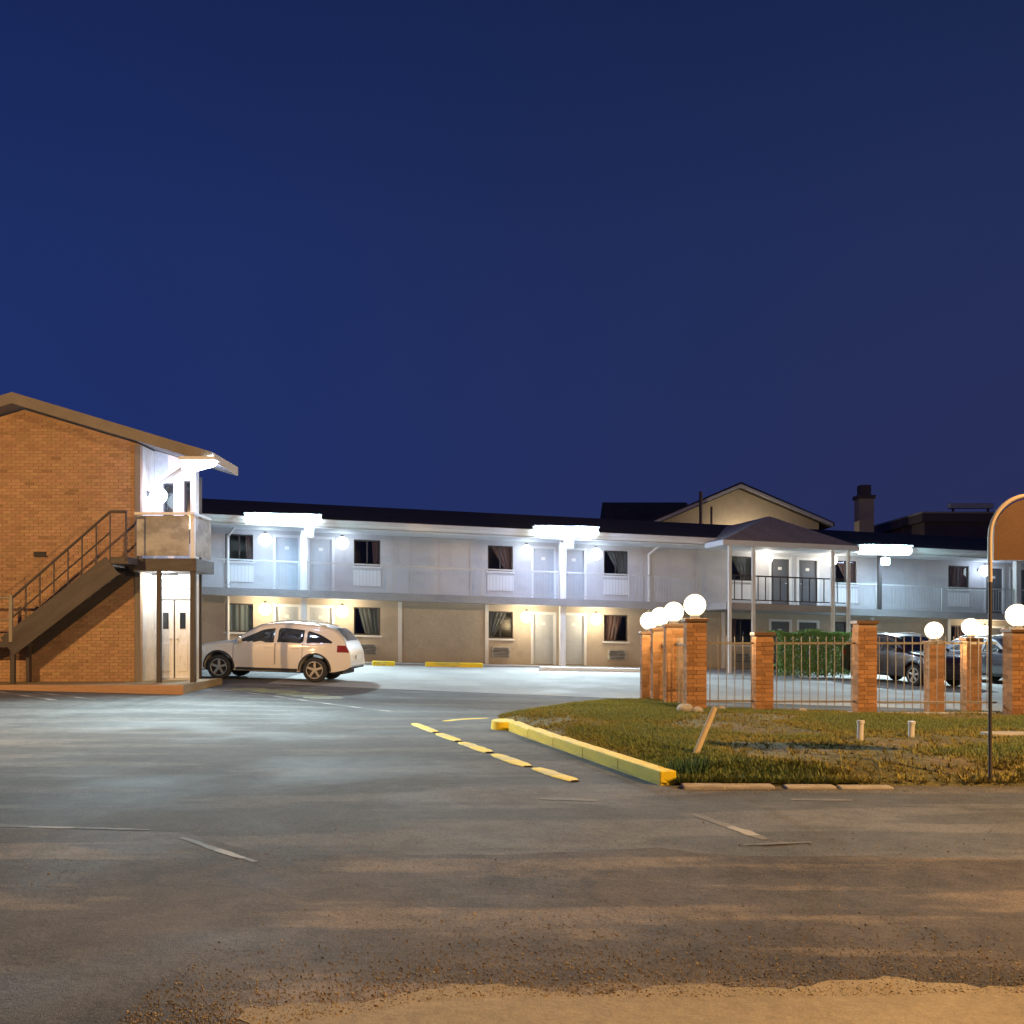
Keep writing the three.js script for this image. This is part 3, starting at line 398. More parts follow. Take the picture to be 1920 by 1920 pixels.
function makeCar(label, group, paint) {
  const car = thing('parked_car', label, 'car', group);
  const TOP = [[-2.37, 0.62], [-2.33, 0.9], [-2.26, 1.06], [-2.08, 1.32], [-1.8, 1.53], [-1.3, 1.63], [-0.4, 1.67], [0.2, 1.6], [0.6, 1.42], [1.08, 1.13], [1.6, 1.06], [2.05, 0.97], [2.26, 0.84], [2.36, 0.64]];
  const XF = 1.42, XR = -1.36, RA = 0.43;
  const top = (x) => interp(TOP, x);
  const bot = (x) => { let y = interp([[-2.37, 0.46], [-2.15, 0.36], [-1.8, 0.3], [1.8, 0.28], [2.15, 0.32], [2.36, 0.42]], x); for (const c of [XF, XR]) { const d = Math.abs(x - c); if (d < RA) y = Math.max(y, 0.36 + Math.sqrt(RA * RA - d * d)); } return y; };
  const plan = (x) => 0.93 - 0.17 * Math.pow(Math.max(0, (x - 1.2) / 1.16), 2.2) - 0.12 * Math.pow(Math.max(0, (-x - 1.3) / 1.07), 2.4);
  const hw = (x, y) => { let w = plan(x); w -= 0.03 * Math.pow(Math.abs(y - 0.78) / 0.4, 2) * (y < 1.06 ? 1 : 0.5); for (const c of [XF, XR]) { const d = Math.hypot(x - c, y - 0.36); if (d < 0.6) w += 0.022 * (1 - ss(0.42, 0.6, d)); } if (y > 1.05) w -= 0.03 * ss(1.05, 1.1, y) + 0.2 * Math.pow((y - 1.05) / 0.6, 1.15); return w; };
  const xs = []; for (let x = -2.37; x <= 2.361; x += 0.035) xs.push(x); for (const c of [XF, XR]) for (const e of [-RA, RA]) xs.push(c + e - 0.004, c + e + 0.004); for (let k = 1; k < 8; k++) xs.push(-2.37 + k * 0.006, 2.36 - k * 0.006); xs.sort((a, b) => a - b);
  const P = [], I = [], NS = 16, NC = 6, NT = 6, N = 2 * (NS + NC + NT) + 1;
  for (const x of xs) { const yb = bot(x), yt = Math.max(top(x), yb + 0.02), r = Math.min(0.13, (yt - yb) * 0.45), half = [];
    for (let k = 0; k < NS; k++) { const y = yb + (yt - r - yb) * k / (NS - 1); half.push([hw(x, y), y]); }
    const w0 = hw(x, yt - r); for (let k = 1; k <= NC; k++) { const t = k / NC * Math.PI / 2; half.push([w0 - r * 1.25 * (1 - Math.cos(t)), yt - r + r * Math.sin(t) * 0.94]); }
    const w1 = half[half.length - 1][0]; for (let k = 1; k <= NT; k++) { const f = k / NT; half.push([w1 * (1 - f), yt - 0.06 * r + 0.03 * (1 - (1 - f) * (1 - f)) * Math.min(1, w1)]); }
    const ring = [...half.map(([z, y]) => [z, y]), ...half.slice(0, -1).reverse().map(([z, y]) => [-z, y])]; for (const [z, y] of ring) P.push(x, y, z); }
  const n = P.length / 3 / xs.length; for (let i = 0; i < xs.length - 1; i++) for (let k = 0; k < n; k++) { const a = i * n + k, b = i * n + (k + 1) % n, c = a + n, d = b + n; I.push(a, c, b, b, c, d); }
  for (const i of [0, xs.length - 1]) for (let k = 1; k < n - 1; k++) { const o = i * n; i ? I.push(o, o + k, o + k + 1) : I.push(o, o + k + 1, o + k); }
  const bg = new THREE.BufferGeometry(); bg.setAttribute('position', new THREE.Float32BufferAttribute(P, 3)); bg.setIndex(I); bg.computeVertexNormals();
  { const nn = bg.attributes.normal; let q = 0; for (let i = 0; i < nn.count; i++) q += nn.getZ(i) * Math.sign(P[i * 3 + 2]); if (q < 0) { for (let k = 0; k < I.length; k += 3) [I[k + 1], I[k + 2]] = [I[k + 2], I[k + 1]]; bg.setIndex(I); bg.computeVertexNormals(); } }
  part('body', toCreasedNormals(bg, 0.7), paint, car);
  function patch(x0, x1, lo, hi, side, off, nx = 16, ny = 6) { // a panel lying on the body side
    const p = [], id = []; for (let i = 0; i <= nx; i++) { const x = x0 + (x1 - x0) * i / nx, a = lo(x), b = Math.max(a + 0.004, hi(x)); for (let j = 0; j <= ny; j++) { const y = a + (b - a) * j / ny, edge = (i === 0 || i === nx || j === 0 || j === ny); p.push(x, y, side * (hw(x, y) + (edge ? -0.002 : off))); } }
    for (let i = 0; i < nx; i++) for (let j = 0; j < ny; j++) { const q = i * (ny + 1) + j; side > 0 ? id.push(q, q + ny + 1, q + 1, q + 1, q + ny + 1, q + ny + 2) : id.push(q, q + 1, q + ny + 1, q + 1, q + ny + 2, q + ny + 1); }
    const g = new THREE.BufferGeometry(); g.setAttribute('position', new THREE.Float32BufferAttribute(p, 3)); g.setIndex(id); g.computeVertexNormals(); return g; }
  const GL = [[-1.85, 1.15], [-1.45, 1.36], [-1.0, 1.47], [-0.4, 1.515], [0.1, 1.47], [0.5, 1.3], [0.93, 1.1]], ghi = (x) => Math.min(interp(GL, x), top(x) - 0.11), glo = (x) => 1.085 + 0.05 * ss(-1.0, -1.9, x) * 0 + 0.02 * ss(-0.8, -1.8, x);
  const c1 = (v) => () => v;
  for (const s of [-1, 1]) {
    for (const [a, b] of [[-0.17, 0.92], [-1.02, -0.25], [-1.84, -1.09]]) part('side_window', patch(a, b, glo, ghi, s, 0.008), M.carGlass, car);
    for (const [a, b] of [[-0.2, 1.0], [-1.0, -0.22]]) { const lo = (x) => Math.max(0.42, bot(x) + 0.05), d = part('door', patch(a + 0.012, b - 0.012, lo, c1(1.05), s, 0.006), paint, car); part('handle', rbx(a + 0.1, a + 0.3, 0.93, 0.965, s * (hw(a + 0.2, 0.95) + 0.012) - 0.015, s * (hw(a + 0.2, 0.95) + 0.012) + 0.015, 0.01), paint, d);
      part('seam', merge([a, b].map((x) => patch(x - 0.009, x + 0.009, c1(Math.max(0.44, bot(x) + 0.05)), c1(1.06), s, 0.004, 2, 8))), M.black, d); }
    part('sill_trim', patch(-0.88, 0.94, (x) => 0.29, c1(0.375), s, 0.012), M.black, car);
    for (const c of [XF, XR]) { const p = [], id = []; for (let i = 0; i <= 28; i++) { const t = Math.PI * (i / 28) * 1.06 - 0.09; for (const R of [RA - 0.005, RA + 0.045]) { const x = c + R * Math.cos(t), y = Math.max(0.31, 0.36 + R * Math.sin(t)); p.push(x, y, s * (hw(x, y) + 0.007)); } if (i < 28) id.push(i * 2, i * 2 + 1, i * 2 + 2, i * 2 + 2, i * 2 + 1, i * 2 + 3); } const g = new THREE.BufferGeometry(); g.setAttribute('position', new THREE.Float32BufferAttribute(p, 3)); g.setIndex(id); g.computeVertexNormals(); part('arch_trim', g, M.black, car); }
    part('headlight', patch(1.82, 2.27, (x) => 0.74, (x) => Math.min(top(x) - 0.06, 0.92 - 0.06 * ss(1.9, 2.25, x)), s, 0.012), M.headGlass, car);
    part('fog_light', patch(2.0, 2.2, c1(0.46), c1(0.55), s, 0.008), M.black, car);
    part('taillight', patch(-2.31, -1.98, (x) => 0.86, (x) => Math.min(top(x) - 0.07, 1.06), s, 0.012), M.tailGlass, car);
    const mir = part('side_mirror', new THREE.SphereGeometry(1, 16, 12).scale(0.07, 0.085, 0.13).translate(0.8, 1.15, s * 1.0), paint, car); part('mirror_arm', bar([0.82, 1.1, s * 0.85], [0.8, 1.12, s * 0.97], 0.05, 0.03), M.black, mir);
    part('roof_rail', new THREE.TubeGeometry(new THREE.CatmullRomCurve3([[0.05, 1.645], [-0.4, 1.705], [-1.2, 1.67], [-1.6, 1.585]].map(([x, y]) => new THREE.Vector3(x, y, s * 0.6))), 20, 0.018, 6), M.paleSteel, car);
    for (const c of [XF, XR]) { const w = new THREE.Group(); w.name = 'wheel'; w.position.set(c, 0.35, s * 0.8); car.add(w);
      const pr = [[0.235, -0.11], [0.3, -0.115], [0.338, -0.095], [0.35, -0.06], [0.35, 0.06], [0.338, 0.095], [0.3, 0.115], [0.235, 0.11]], t = new THREE.LatheGeometry(pr.map((q) => new THREE.Vector2(...q)), 32); t.rotateX(Math.PI / 2); part('tyre', t, M.tyre, w);
      const rm = [new THREE.CylinderGeometry(0.24, 0.24, 0.02, 28).rotateX(Math.PI / 2).translate(0, 0, s * 0.0)]; const ring = new THREE.TorusGeometry(0.232, 0.016, 8, 32); ring.translate(0, 0, s * 0.1); const sp = [ring, new THREE.CylinderGeometry(0.055, 0.06, 0.05, 16).rotateX(Math.PI / 2).translate(0, 0, s * 0.085)];
      for (let k = 0; k < 5; k++) { const q = rbx(-0.036, 0.036, 0.03, 0.235, s * 0.08 - 0.02, s * 0.08 + 0.02, 0.012); q.rotateZ(k * Math.PI * 2 / 5); sp.push(q); }
      const strip = (q) => { const z = q.index ? q.toNonIndexed() : q; for (const k of Object.keys(z.attributes)) if (!['position', 'normal'].includes(k)) z.deleteAttribute(k); return z; };
      part('rim', mergeGeometries(sp.map(strip)), M.rim, w); part('brake_disc', rm[0], M.darkSteel, w); }
  }
  // glass front and rear, grille, plates, bumpers, floor
  const across = (xa, xb, wa, wb, off) => { const p = [], id = [], nx = 10, nz = 12; for (let i = 0; i <= nx; i++) for (let j = 0; j <= nz; j++) { const f = i / nx, x = xa + (xb - xa) * f, w = wa + (wb - wa) * f, z = (j / nz * 2 - 1) * w, y = top(x) + 0.03 * (1 - Math.pow(z / 0.7, 2)) * 0.7 + off; p.push(x, y, z); } for (let i = 0; i < nx; i++) for (let j = 0; j < nz; j++) { const q = i * (nz + 1) + j; id.push(q, q + 1, q + nz + 1, q + 1, q + nz + 2, q + nz + 1); } const g = new THREE.BufferGeometry(); g.setAttribute('position', new THREE.Float32BufferAttribute(p, 3)); g.setIndex(id); g.computeVertexNormals(); return g; };
  part('windscreen', across(1.02, 0.3, 0.68, 0.53, 0.012), M.carGlass, car); part('rear_window', across(-1.86, -2.2, 0.5, 0.56, 0.014), M.carGlass, car);
  part('grille', rbx(2.24, 2.37, 0.62, 0.78, -0.42, 0.42, 0.03), M.black, car); part('number_plate', bx(-2.395, -2.375, 0.66, 0.78, -0.26, 0.26), M.pvc, car); part('front_bumper_trim', rbx(2.2, 2.36, 0.4, 0.5, -0.55, 0.55, 0.03), M.black, car); part('rear_bumper_trim', rbx(-2.37, -2.2, 0.4, 0.52, -0.7, 0.7, 0.03), M.black, car);
  part('underbody', bx(-2.1, 2.1, 0.24, 0.5, -0.62, 0.62), M.black, car);
  return car;
}
function parkCar(car, x, z, heading) { // heading: direction of the bonnet
  const ux = Math.cos(heading), uz = -Math.sin(heading), gf = ground(x + ux * 1.4, z + uz * 1.4), gr = ground(x - ux * 1.4, z - uz * 1.4), vx = Math.sin(heading), vz = Math.cos(heading), ga = ground(x + vx * 0.8, z + vz * 0.8), gb = ground(x - vx * 0.8, z - vz * 0.8);
  car.rotation.order = 'YZX'; car.rotation.set(-Math.atan2(ga - gb, 1.6), heading, Math.atan2(gf - gr, 2.8)); car.position.set(x, (gf + gr + ga + gb) / 4 + 0.008, z); }
const paintW = new THREE.MeshPhysicalMaterial({ color: col(0.74, 0.7, 0.62), roughness: 0.4, clearcoat: 0.8, clearcoatRoughness: 0.08 });
const paintD = new THREE.MeshPhysicalMaterial({ color: col(0.045, 0.03, 0.03), roughness: 0.35, clearcoat: 1, clearcoatRoughness: 0.05 });
const paintN = new THREE.MeshPhysicalMaterial({ color: col(0.05, 0.055, 0.08), roughness: 0.35, clearcoat: 1, clearcoatRoughness: 0.05 });
parkCar(makeCar('white crossover car parked side on beside the brick building', null, paintW), -6.5, -28.1, Math.PI - 0.1); scene.getObjectByName('parked_car').scale.setScalar(0.955);
parkCar(makeCar('dark maroon car parked behind the square brick fence pillar', null, paintD), 13.4, -34.6, -Math.PI / 2 + 0.35);
parkCar(makeCar('dark blue car parked behind the sign post', null, paintN), 17.6, -36.2, -Math.PI / 2 + 0.3);

// ------------------------------------------------------------------ grass verge, kerbs, fence
const XL = [[9.55, 1.52], [9.79, 1.47], [11.13, 1.11], [12.94, 0.63], [15.45, 0.04], [16.44, -0.22], [17.3, -0.28], [17.9, -0.15], [19.45, 0.45], [20.7, 1.1], [22.0, 2.0], [22.7, 2.9]].map((q) => q);
const xLeft = (z) => { let k = 0; while (k < XL.length - 2 && -z > XL[k + 1][0]) k++; const [a, b] = [XL[k], XL[k + 1]], t = Math.min(1, Math.max(0, (-z - a[0]) / (b[0] - a[0]))); return a[1] + (b[1] - a[1]) * t; };
const xRight = (z) => (z > -18.75 ? 16 : 3.35);
const lump = fbm(501, 5, 4);
const verge = (x, z) => { const e = Math.min(ss(0, 0.9, x - xLeft(z)), ss(0, 1.0, -z - 9.62)); return ground(x, z) + 0.03 + e * (0.1 + 0.1 * (lump(x / 14 + 3, z / 14 + 3) - 0.5)) + 0.08 * ss(13, 18, -z); };
{ const p = [], uv = [], id = [], nz = 70, nx = 60; let zs = [];
  for (let j = 0; j <= nz; j++) zs.push(-9.62 - (22.7 - 9.62) * j / nz); zs.push(-18.74, -18.76); zs.sort((a, b) => b - a);
  for (const z of zs) { const a = xLeft(z) + 0.02, b = xRight(z); for (let i = 0; i <= nx; i++) { const f = i / nx, x = a + (b - a) * f * (0.4 + 0.6 * f), y = (i === 0 || z > -9.63) ? ground(x, z) - 0.02 : verge(x, z); p.push(x, y, z); uv.push(x / 3, z / 3); } }
  for (let j = 0; j < zs.length - 1; j++) { if (zs[j] > -18.75 && zs[j + 1] < -18.75) continue; for (let i = 0; i < nx; i++) { const a = j * (nx + 1) + i; id.push(a, a + 1, a + nx + 1, a + 1, a + nx + 2, a + nx + 1); } }
  const g = new THREE.BufferGeometry(); g.setAttribute('position', new THREE.Float32BufferAttribute(p, 3)); g.setAttribute('uv', new THREE.Float32BufferAttribute(uv, 2)); g.setIndex(id); g.computeVertexNormals();
  structure('grass_verge', g, M.soil, 'low grassy verge between the driveway and the fence', 'verge');
  // blades
  const r = rng(511), blade = [], ids = []; for (let k = 0; k < 7; k++) { const t = r() * 6.28, d = 0.03 * r(), h = 0.018 + 0.026 * r(), w = 0.005, lean = 0.03 * r(), cx = Math.cos(t) * d, cz = Math.sin(t) * d, px = -Math.sin(t) * w, pz = Math.cos(t) * w, o = blade.length / 3; blade.push(cx - px, 0, cz - pz, cx + px, 0, cz + pz, cx + Math.cos(t) * lean, h, cz + Math.sin(t) * lean); ids.push(o, o + 1, o + 2); }
  const bg = new THREE.BufferGeometry(); bg.setAttribute('position', new THREE.Float32BufferAttribute(blade, 3)); bg.setIndex(ids); bg.computeVertexNormals();
  const N = 80000, mat = std({ color: col(1, 1, 1), roughness: 0.9, side: THREE.DoubleSide }), im = new THREE.InstancedMesh(bg, mat, N), m = new THREE.Matrix4(), q = new THREE.Quaternion(), up = new THREE.Vector3(0, 1, 0), c = new THREE.Color(), dry = fbm(521, 6, 4); let n = 0;
  while (n < N) { const z = -9.7 - Math.pow(r(), 1.25) * 12.9, a = xLeft(z) + 0.06, b = Math.min(xRight(z), 11), x = a + (b - a) * r(); const k = dry(x / 11 + 2, z / 11 + 2); if (r() > 0.08 + 1.3 * ss(0.36, 0.58, 1 - k)) continue; const s = (0.6 + 0.9 * r()) * (z > -10.4 ? 1.35 : 1); q.setFromAxisAngle(up, r() * 6.28); m.compose(new THREE.Vector3(x, verge(x, z) - 0.005, z), q, new THREE.Vector3(s * 1.3, s, s * 1.3)); im.setMatrixAt(n, m); const t = r(), w = ss(0.42, 0.62, k) * 0.8; c.setRGB(0.16 + 0.06 * t + 0.13 * w, 0.19 + 0.08 * t + 0.03 * w, 0.055 + 0.02 * t); im.setColorAt(n++, c); }
  im.name = 'grass'; im.userData = { kind: 'stuff', label: 'short patchy olive grass on the verge', category: 'grass' }; scene.add(finish(im));
}
{ // yellow kerb in stones, the tip worn pale
  const K = [[1.5, -9.72], [1.2, -10.75], [0.9, -11.8], [0.6, -12.9], [0.3, -14.15], [0.03, -15.4]], kb = thing('yellow_kerb', 'bright yellow painted kerb along the grass verge', 'kerb');
  for (let k = 0; k < K.length - 1; k++) { const [a, b] = [K[k], K[k + 1]], L = Math.hypot(b[0] - a[0], b[1] - a[1]) - 0.004, q = rbx(-0.085, 0.085, -0.12, 0.135, 0, L, 0.012); q.applyMatrix4(new THREE.Matrix4().makeRotationY(Math.atan2(b[0] - a[0], b[1] - a[1]))); q.translate(a[0], (ground(...a) + ground(...b)) / 2, a[1]); part('kerb_stone', q, M.yellow, kb); }
  const tip = new THREE.CylinderGeometry(0.2, 0.22, 0.2, 20, 1); tip.scale(0.9, 1, 1.6); tip.translate(-0.14, ground(-0.1, -15.8) + 0.03, -15.85); solo('kerb_end', tip, M.paleYellow, 'rounded yellow end stone at the far tip of the yellow kerb', 'kerb');
  const r = rng(531); [[1.55, 1.95], [2.02, 2.5], [2.58, 3.05], [3.1, 3.6]].forEach(([a, b], i) => { const q = rbx(a, b, -0.1, 0.04 - i * 0.006, -9.62, -9.46, 0.02); q.rotateY((r() - 0.5) * 0.01); solo('kerb_block', q, M.kerb, 'low pale broken kerb block at the front of the grass verge', 'kerb', 'broken kerb blocks'); });
}
function globeTop(o, y, kind = 'warm') { part('lamp_globe', new THREE.SphereGeometry(0.2, 24, 16).translate(0, y + 0.24, 0), M.warmGlow, o); part('lamp_base', new THREE.CylinderGeometry(0.07, 0.1, 0.08, 16).translate(0, y + 0.035, 0), M.darkSteel, o); point(o, [0, y + 0.24, 0], [1, 0.7, 0.36], 12, 0.18); }
function pillar(x, z, topY, w, label, group, lamp) {
  const base = (z > -18.75 ? verge(x, z) : ground(x, z)) - 0.05, h = topY - base, o = thing('brick_pillar', label, 'pillar', group, [x, base, z]);
  part('core', bx(-w / 2 + 0.012, w / 2 - 0.012, 0, h - 0.07, -w / 2 + 0.012, w / 2 - 0.012), M.mortar, o);
  const r = rng((x * 100 + z * 37) | 0), geos = [], bh = 0.066, jt = 0.01; let row = 0;
  for (let y = 0.0; y + bh < h - 0.07; y += bh + jt, row++) for (let f = 0; f < 4; f++) { const cut = row % 2 ? [[-w / 2 + 0.001, -0.005], [0.005, w / 2 - 0.001]] : [[-w / 2 + 0.001, -w / 6 - 0.005], [-w / 6 + 0.005, w / 2 - 0.001]];
    for (const [a, b] of cut) { const q = bx(a, b, y, y + bh, w / 2 - 0.03, w / 2 + (r() - 0.5) * 0.004), k = 0.7 + 0.55 * r(), n = q.attributes.position.count, c = []; for (let i = 0; i < n; i++) c.push(0.46 * k, (0.24 + 0.0 * r()) * k, 0.105 * k); q.setAttribute('color', new THREE.Float32BufferAttribute(c, 3)); q.rotateY(f * Math.PI / 2 + (f % 2 ? 0.0 : 0)); if (f % 2) q.scale(0.998, 1, 0.998); geos.push(q); } }
  const bm = part('brickwork', merge(geos), M.brickV, o); bm.userData.kind = 'stuff';
  part('cap', rbx(-w / 2 - 0.03, w / 2 + 0.03, h - 0.069, h, -w / 2 - 0.03, w / 2 + 0.03, 0.015), M.brown, o);
  if (lamp) globeTop(o, h); return o;
}
M.brickV = M.brick.clone(); M.brickV.vertexColors = true;
{ pillar(3.32, -18.4, 1.69, 0.36, 'front corner brick pillar of the fence with round glowing globe lamp', null, true);
  [[3.24, -20.3, 1.6], [3.17, -21.7, 1.52], [3.12, -23.1, 1.44]].forEach(([x, z, t]) => pillar(x, z, t, 0.36, 'brick pillar with globe lamp in the row behind the corner pillar', 'lamp pillars of the side fence', true));
  pillar(4.55, -18.4, 1.44, 0.32, 'orange brick fence pillar without lamp, lower than its neighbours'); pillar(6.4, -18.4, 1.65, 0.34, 'tall dark red brick fence pillar without lamp'); pillar(8.98, -18.0, 1.5, 0.36, 'brick fence pillar with globe lamp right beside the sign post', null, true);
  [[9.62, -23.1, 1.22], [10.46, -23.1, 1.3]].forEach(([x, z, t]) => pillar(x, z, t, 0.34, 'brick gate pillar with globe lamp beyond the front fence', 'gate pillars with globe lamps', true));
  // low base wall and picket panels
  const bays = [[3.51, 4.38], [4.72, 6.22], [6.58, 8.79], [9.17, 12.5]];
  const bw = thing('fence_base_wall', 'low pale concrete base wall under the picket fence', 'wall'); bays.forEach(([a, b]) => part('wall_section', rbx(a, b, ground(a, -18.4) - 0.1, 0.035 - 0.008 * a, -18.5, -18.28, 0.02), M.kerb, bw));
  bays.forEach(([a, b], i) => { const f = thing('picket_fence', ['narrow tan picket panel beside the corner pillar', 'tan picket panel in front of the clipped hedge', 'tan picket panel in front of the dark maroon car', 'tan picket panel beyond the sign post'][i], 'fence', 'picket panels between brick pillars'); const y0 = 0.1 - 0.008 * a; for (const y of [y0 + 0.1, 1.22]) part('rail', bx(a, b, y, y + 0.035, -18.41, -18.375), M.tanSteel, f); for (let x = a + 0.07; x < b - 0.04; x += 0.15) part('picket', bx(x, x + 0.013, y0, 1.36, -18.37, -18.357), M.tanSteel, f); });
  [[-18.6, -20.1, 3.3, 3.25], [-20.5, -21.5, 3.23, 3.18], [-21.9, -22.9, 3.16, 3.13]].forEach(([z0, z1, x0, x1], i) => { const f = thing('picket_fence', 'tan picket panel in the side fence between globe lamp pillars', 'fence', 'side fence picket panels'); for (const y of [0.05, 1.2]) part('rail', bar([x0, y - i * 0.06, z0], [x1, y - i * 0.06, z1], 0.035, 0.035), M.tanSteel, f); for (let k = 1; k < 9; k++) { const t = k / 9, z = z0 + (z1 - z0) * t, x = x0 + (x1 - x0) * t; part('picket', bx(x - 0.009, x + 0.009, ground(x, z) + 0.04, 1.33 - i * 0.06, z - 0.009, z + 0.009), M.tanSteel, f); } });
}
// clipped hedge before the portico
{ const r = rng(601), hg = thing('clipped_hedge', 'clipped green hedge in front of the motel portico', 'hedge', null, [10.75, ground(10.75, -36.6), -36.6], 0.25), N = 5200, P = [], C = [], NN = [];
  const W = 1.5, H = 1.62, D = 0.45, wob = fbm(603, 6, 3); const v = new THREE.Vector3(), e1 = new THREE.Vector3(), e2 = new THREE.Vector3();
  for (let k = 0; k < N; k++) { const f = r(); let x = (r() * 2 - 1) * W, y = 0.1 + r() * (H - 0.1), z = (r() * 2 - 1) * D; if (f < 0.62) z = D * (1 - r() * r() * 0.5); else if (f < 0.82) y = H - r() * r() * 0.2; y *= 0.94 + 0.14 * wob(x / 5 + 1, 0.3); z += 0.2 * (wob(x / 4 + 2, y / 4) - 0.5);
    e1.set(r() - 0.5, r() - 0.5, r() - 0.5).normalize().multiplyScalar(0.05 + 0.03 * r()); e2.set(r() - 0.5, r() - 0.5, r() - 0.5).cross(e1).normalize().multiplyScalar(0.03);
    const q = [[-1, 0], [0, -1], [1, 0], [0, 1]].map(([a, b]) => [x + e1.x * a + e2.x * b, y + e1.y * a + e2.y * b, z + e1.z * a + e2.z * b]); for (const i of [0, 1, 2, 0, 2, 3]) P.push(...q[i]); const t = r(), c = [0.12 + 0.08 * t, 0.25 + 0.1 * t, 0.06 + 0.03 * t]; for (let i = 0; i < 6; i++) C.push(...c); }
  const g = new THREE.BufferGeometry(); g.setAttribute('position', new THREE.Float32BufferAttribute(P, 3)); g.setAttribute('color', new THREE.Float32BufferAttribute(C, 3)); g.computeVertexNormals();
  part('foliage', g, new THREE.MeshPhysicalMaterial({ vertexColors: true, roughness: 0.8, transmission: 0.25, thickness: 0, side: THREE.DoubleSide }), hg);
  const st = []; for (let k = 0; k < 9; k++) { const x = -1.3 + k * 0.32; st.push(rod([x, -0.05, 0], [x + (r() - 0.5) * 0.3, 1.3, (r() - 0.5) * 0.3], 0.025, 6, 0.01)); } part('stems', merge(st), M.darkSteel, hg).userData.kind = 'stuff';
}
// parking stops and kerb before the motel
[[3.1, 2.3, 0.9], [4.1, 6.3, 0.9]].forEach(() => 0);
{ const spots = [[2.4, 3.2], [4.3, 6.4]]; spots.forEach(([a, b], i) => { const g = sh(rbx(a, b, -0.2, 0.14, 2.2, 2.36, 0.03)); g.applyMatrix4(new THREE.Matrix4().makeRotationY(TH)); g.translate(-7.8, 0.28, -38); solo('parking_stop', g, M.paleYellow, ['short yellow parking stop behind the white car', 'long yellow parking stop below the blank tan wall panel'][i], 'parking stop'); });
  const g = sh(rbx(8.2, 13.2, -0.3, 0.1, 3.6, 3.85, 0.03)); g.applyMatrix4(new THREE.Matrix4().makeRotationY(TH)); g.translate(-7.8, 0.28, -38); solo('white_kerb', g, M.whitePaint, 'bright white kerb in front of the middle motel rooms', 'kerb'); }
// stakes, stubs, stones, weeds
{ const y0 = verge(1.97, -10.9); solo('leaning_stake', rod([1.95, y0 - 0.05, -10.9], [2.25, 0.62, -11.25], 0.035, 10, 0.032), M.wood, 'pale wooden stake leaning over the verge beside the kerb end', 'stake');
  const stub = (x, z, h, label) => { const y = verge(x, z); solo('pipe_stub', merge([rod([x, y - 0.05, z], [x + 0.01, y + h, z], 0.038, 14), rod([x + 0.01, y + h - 0.015, z], [x + 0.01, y + h + 0.02, z], 0.046, 14)]), M.pvc, label, 'pipe'); };
  stub(4.24, -12.35, 0.22, 'taller white pipe stub standing in the grass'); stub(4.98, -12.65, 0.18, 'shorter white pipe stub standing in the grass');
  const r = rng(701), stone = (x, z, s, label) => { const g = new THREE.IcosahedronGeometry(s, 2), p = g.attributes.position, nz = fbm(702, 4, 3); for (let i = 0; i < p.count; i++) { const k = 0.75 + 0.5 * nz(Math.abs(p.getX(i)) * 2 + 1, p.getY(i) * 2 + p.getZ(i)); p.setXYZ(i, p.getX(i) * k, p.getY(i) * k * 0.7, p.getZ(i) * k); } g.computeVertexNormals(); g.translate(x, (z > -18.7 ? verge(x, z) : ground(x, z)) + s * 0.25, z); solo('stone', g, M.kerb, label, 'stone'); };
  stone(2.95, -17.3, 0.14, 'large pale stone at the foot of the corner pillar'); stone(3.15, -17.2, 0.1, 'small pale stone next to the corner pillar'); stone(3.75, -18.15, 0.08, 'white stone on the base wall beside the corner pillar'); stone(5.2, -18.12, 0.07, 'white stone on the base wall below the hedge');
  const y = verge(6.3, -12.75); solo('concrete_slab', rbx(5.95, 6.8, y - 0.05, y + 0.05, -12.9, -12.6, 0.02), M.kerb, 'flat pale concrete slab lying in the grass beside the sign', 'slab');
  // weed clump at the kerb end
  const P = []; for (let k = 0; k < 420; k++) { const a = r() * 6.28, d = 0.2 * Math.sqrt(r()), x = 1.72 + Math.cos(a) * d * 1.2, z = -10.05 + Math.sin(a) * d, h = 0.05 + 0.16 * r(), b = r() * 6.28, w = 0.012, yy = verge(x, z) - 0.01, lx = (r() - 0.5) * 0.14, lz = (r() - 0.5) * 0.14; P.push(x - Math.cos(b) * w, yy, z - Math.sin(b) * w, x + Math.cos(b) * w, yy, z + Math.sin(b) * w, x + lx, yy + h, z + lz); }
  const g = new THREE.BufferGeometry(); g.setAttribute('position', new THREE.Float32BufferAttribute(P, 3)); g.computeVertexNormals(); solo('weed_clump', g, std({ color: col(0.06, 0.13, 0.05), roughness: 0.85, side: THREE.DoubleSide }), 'dark green weed clump at the near end of the yellow kerb', 'plant');
}
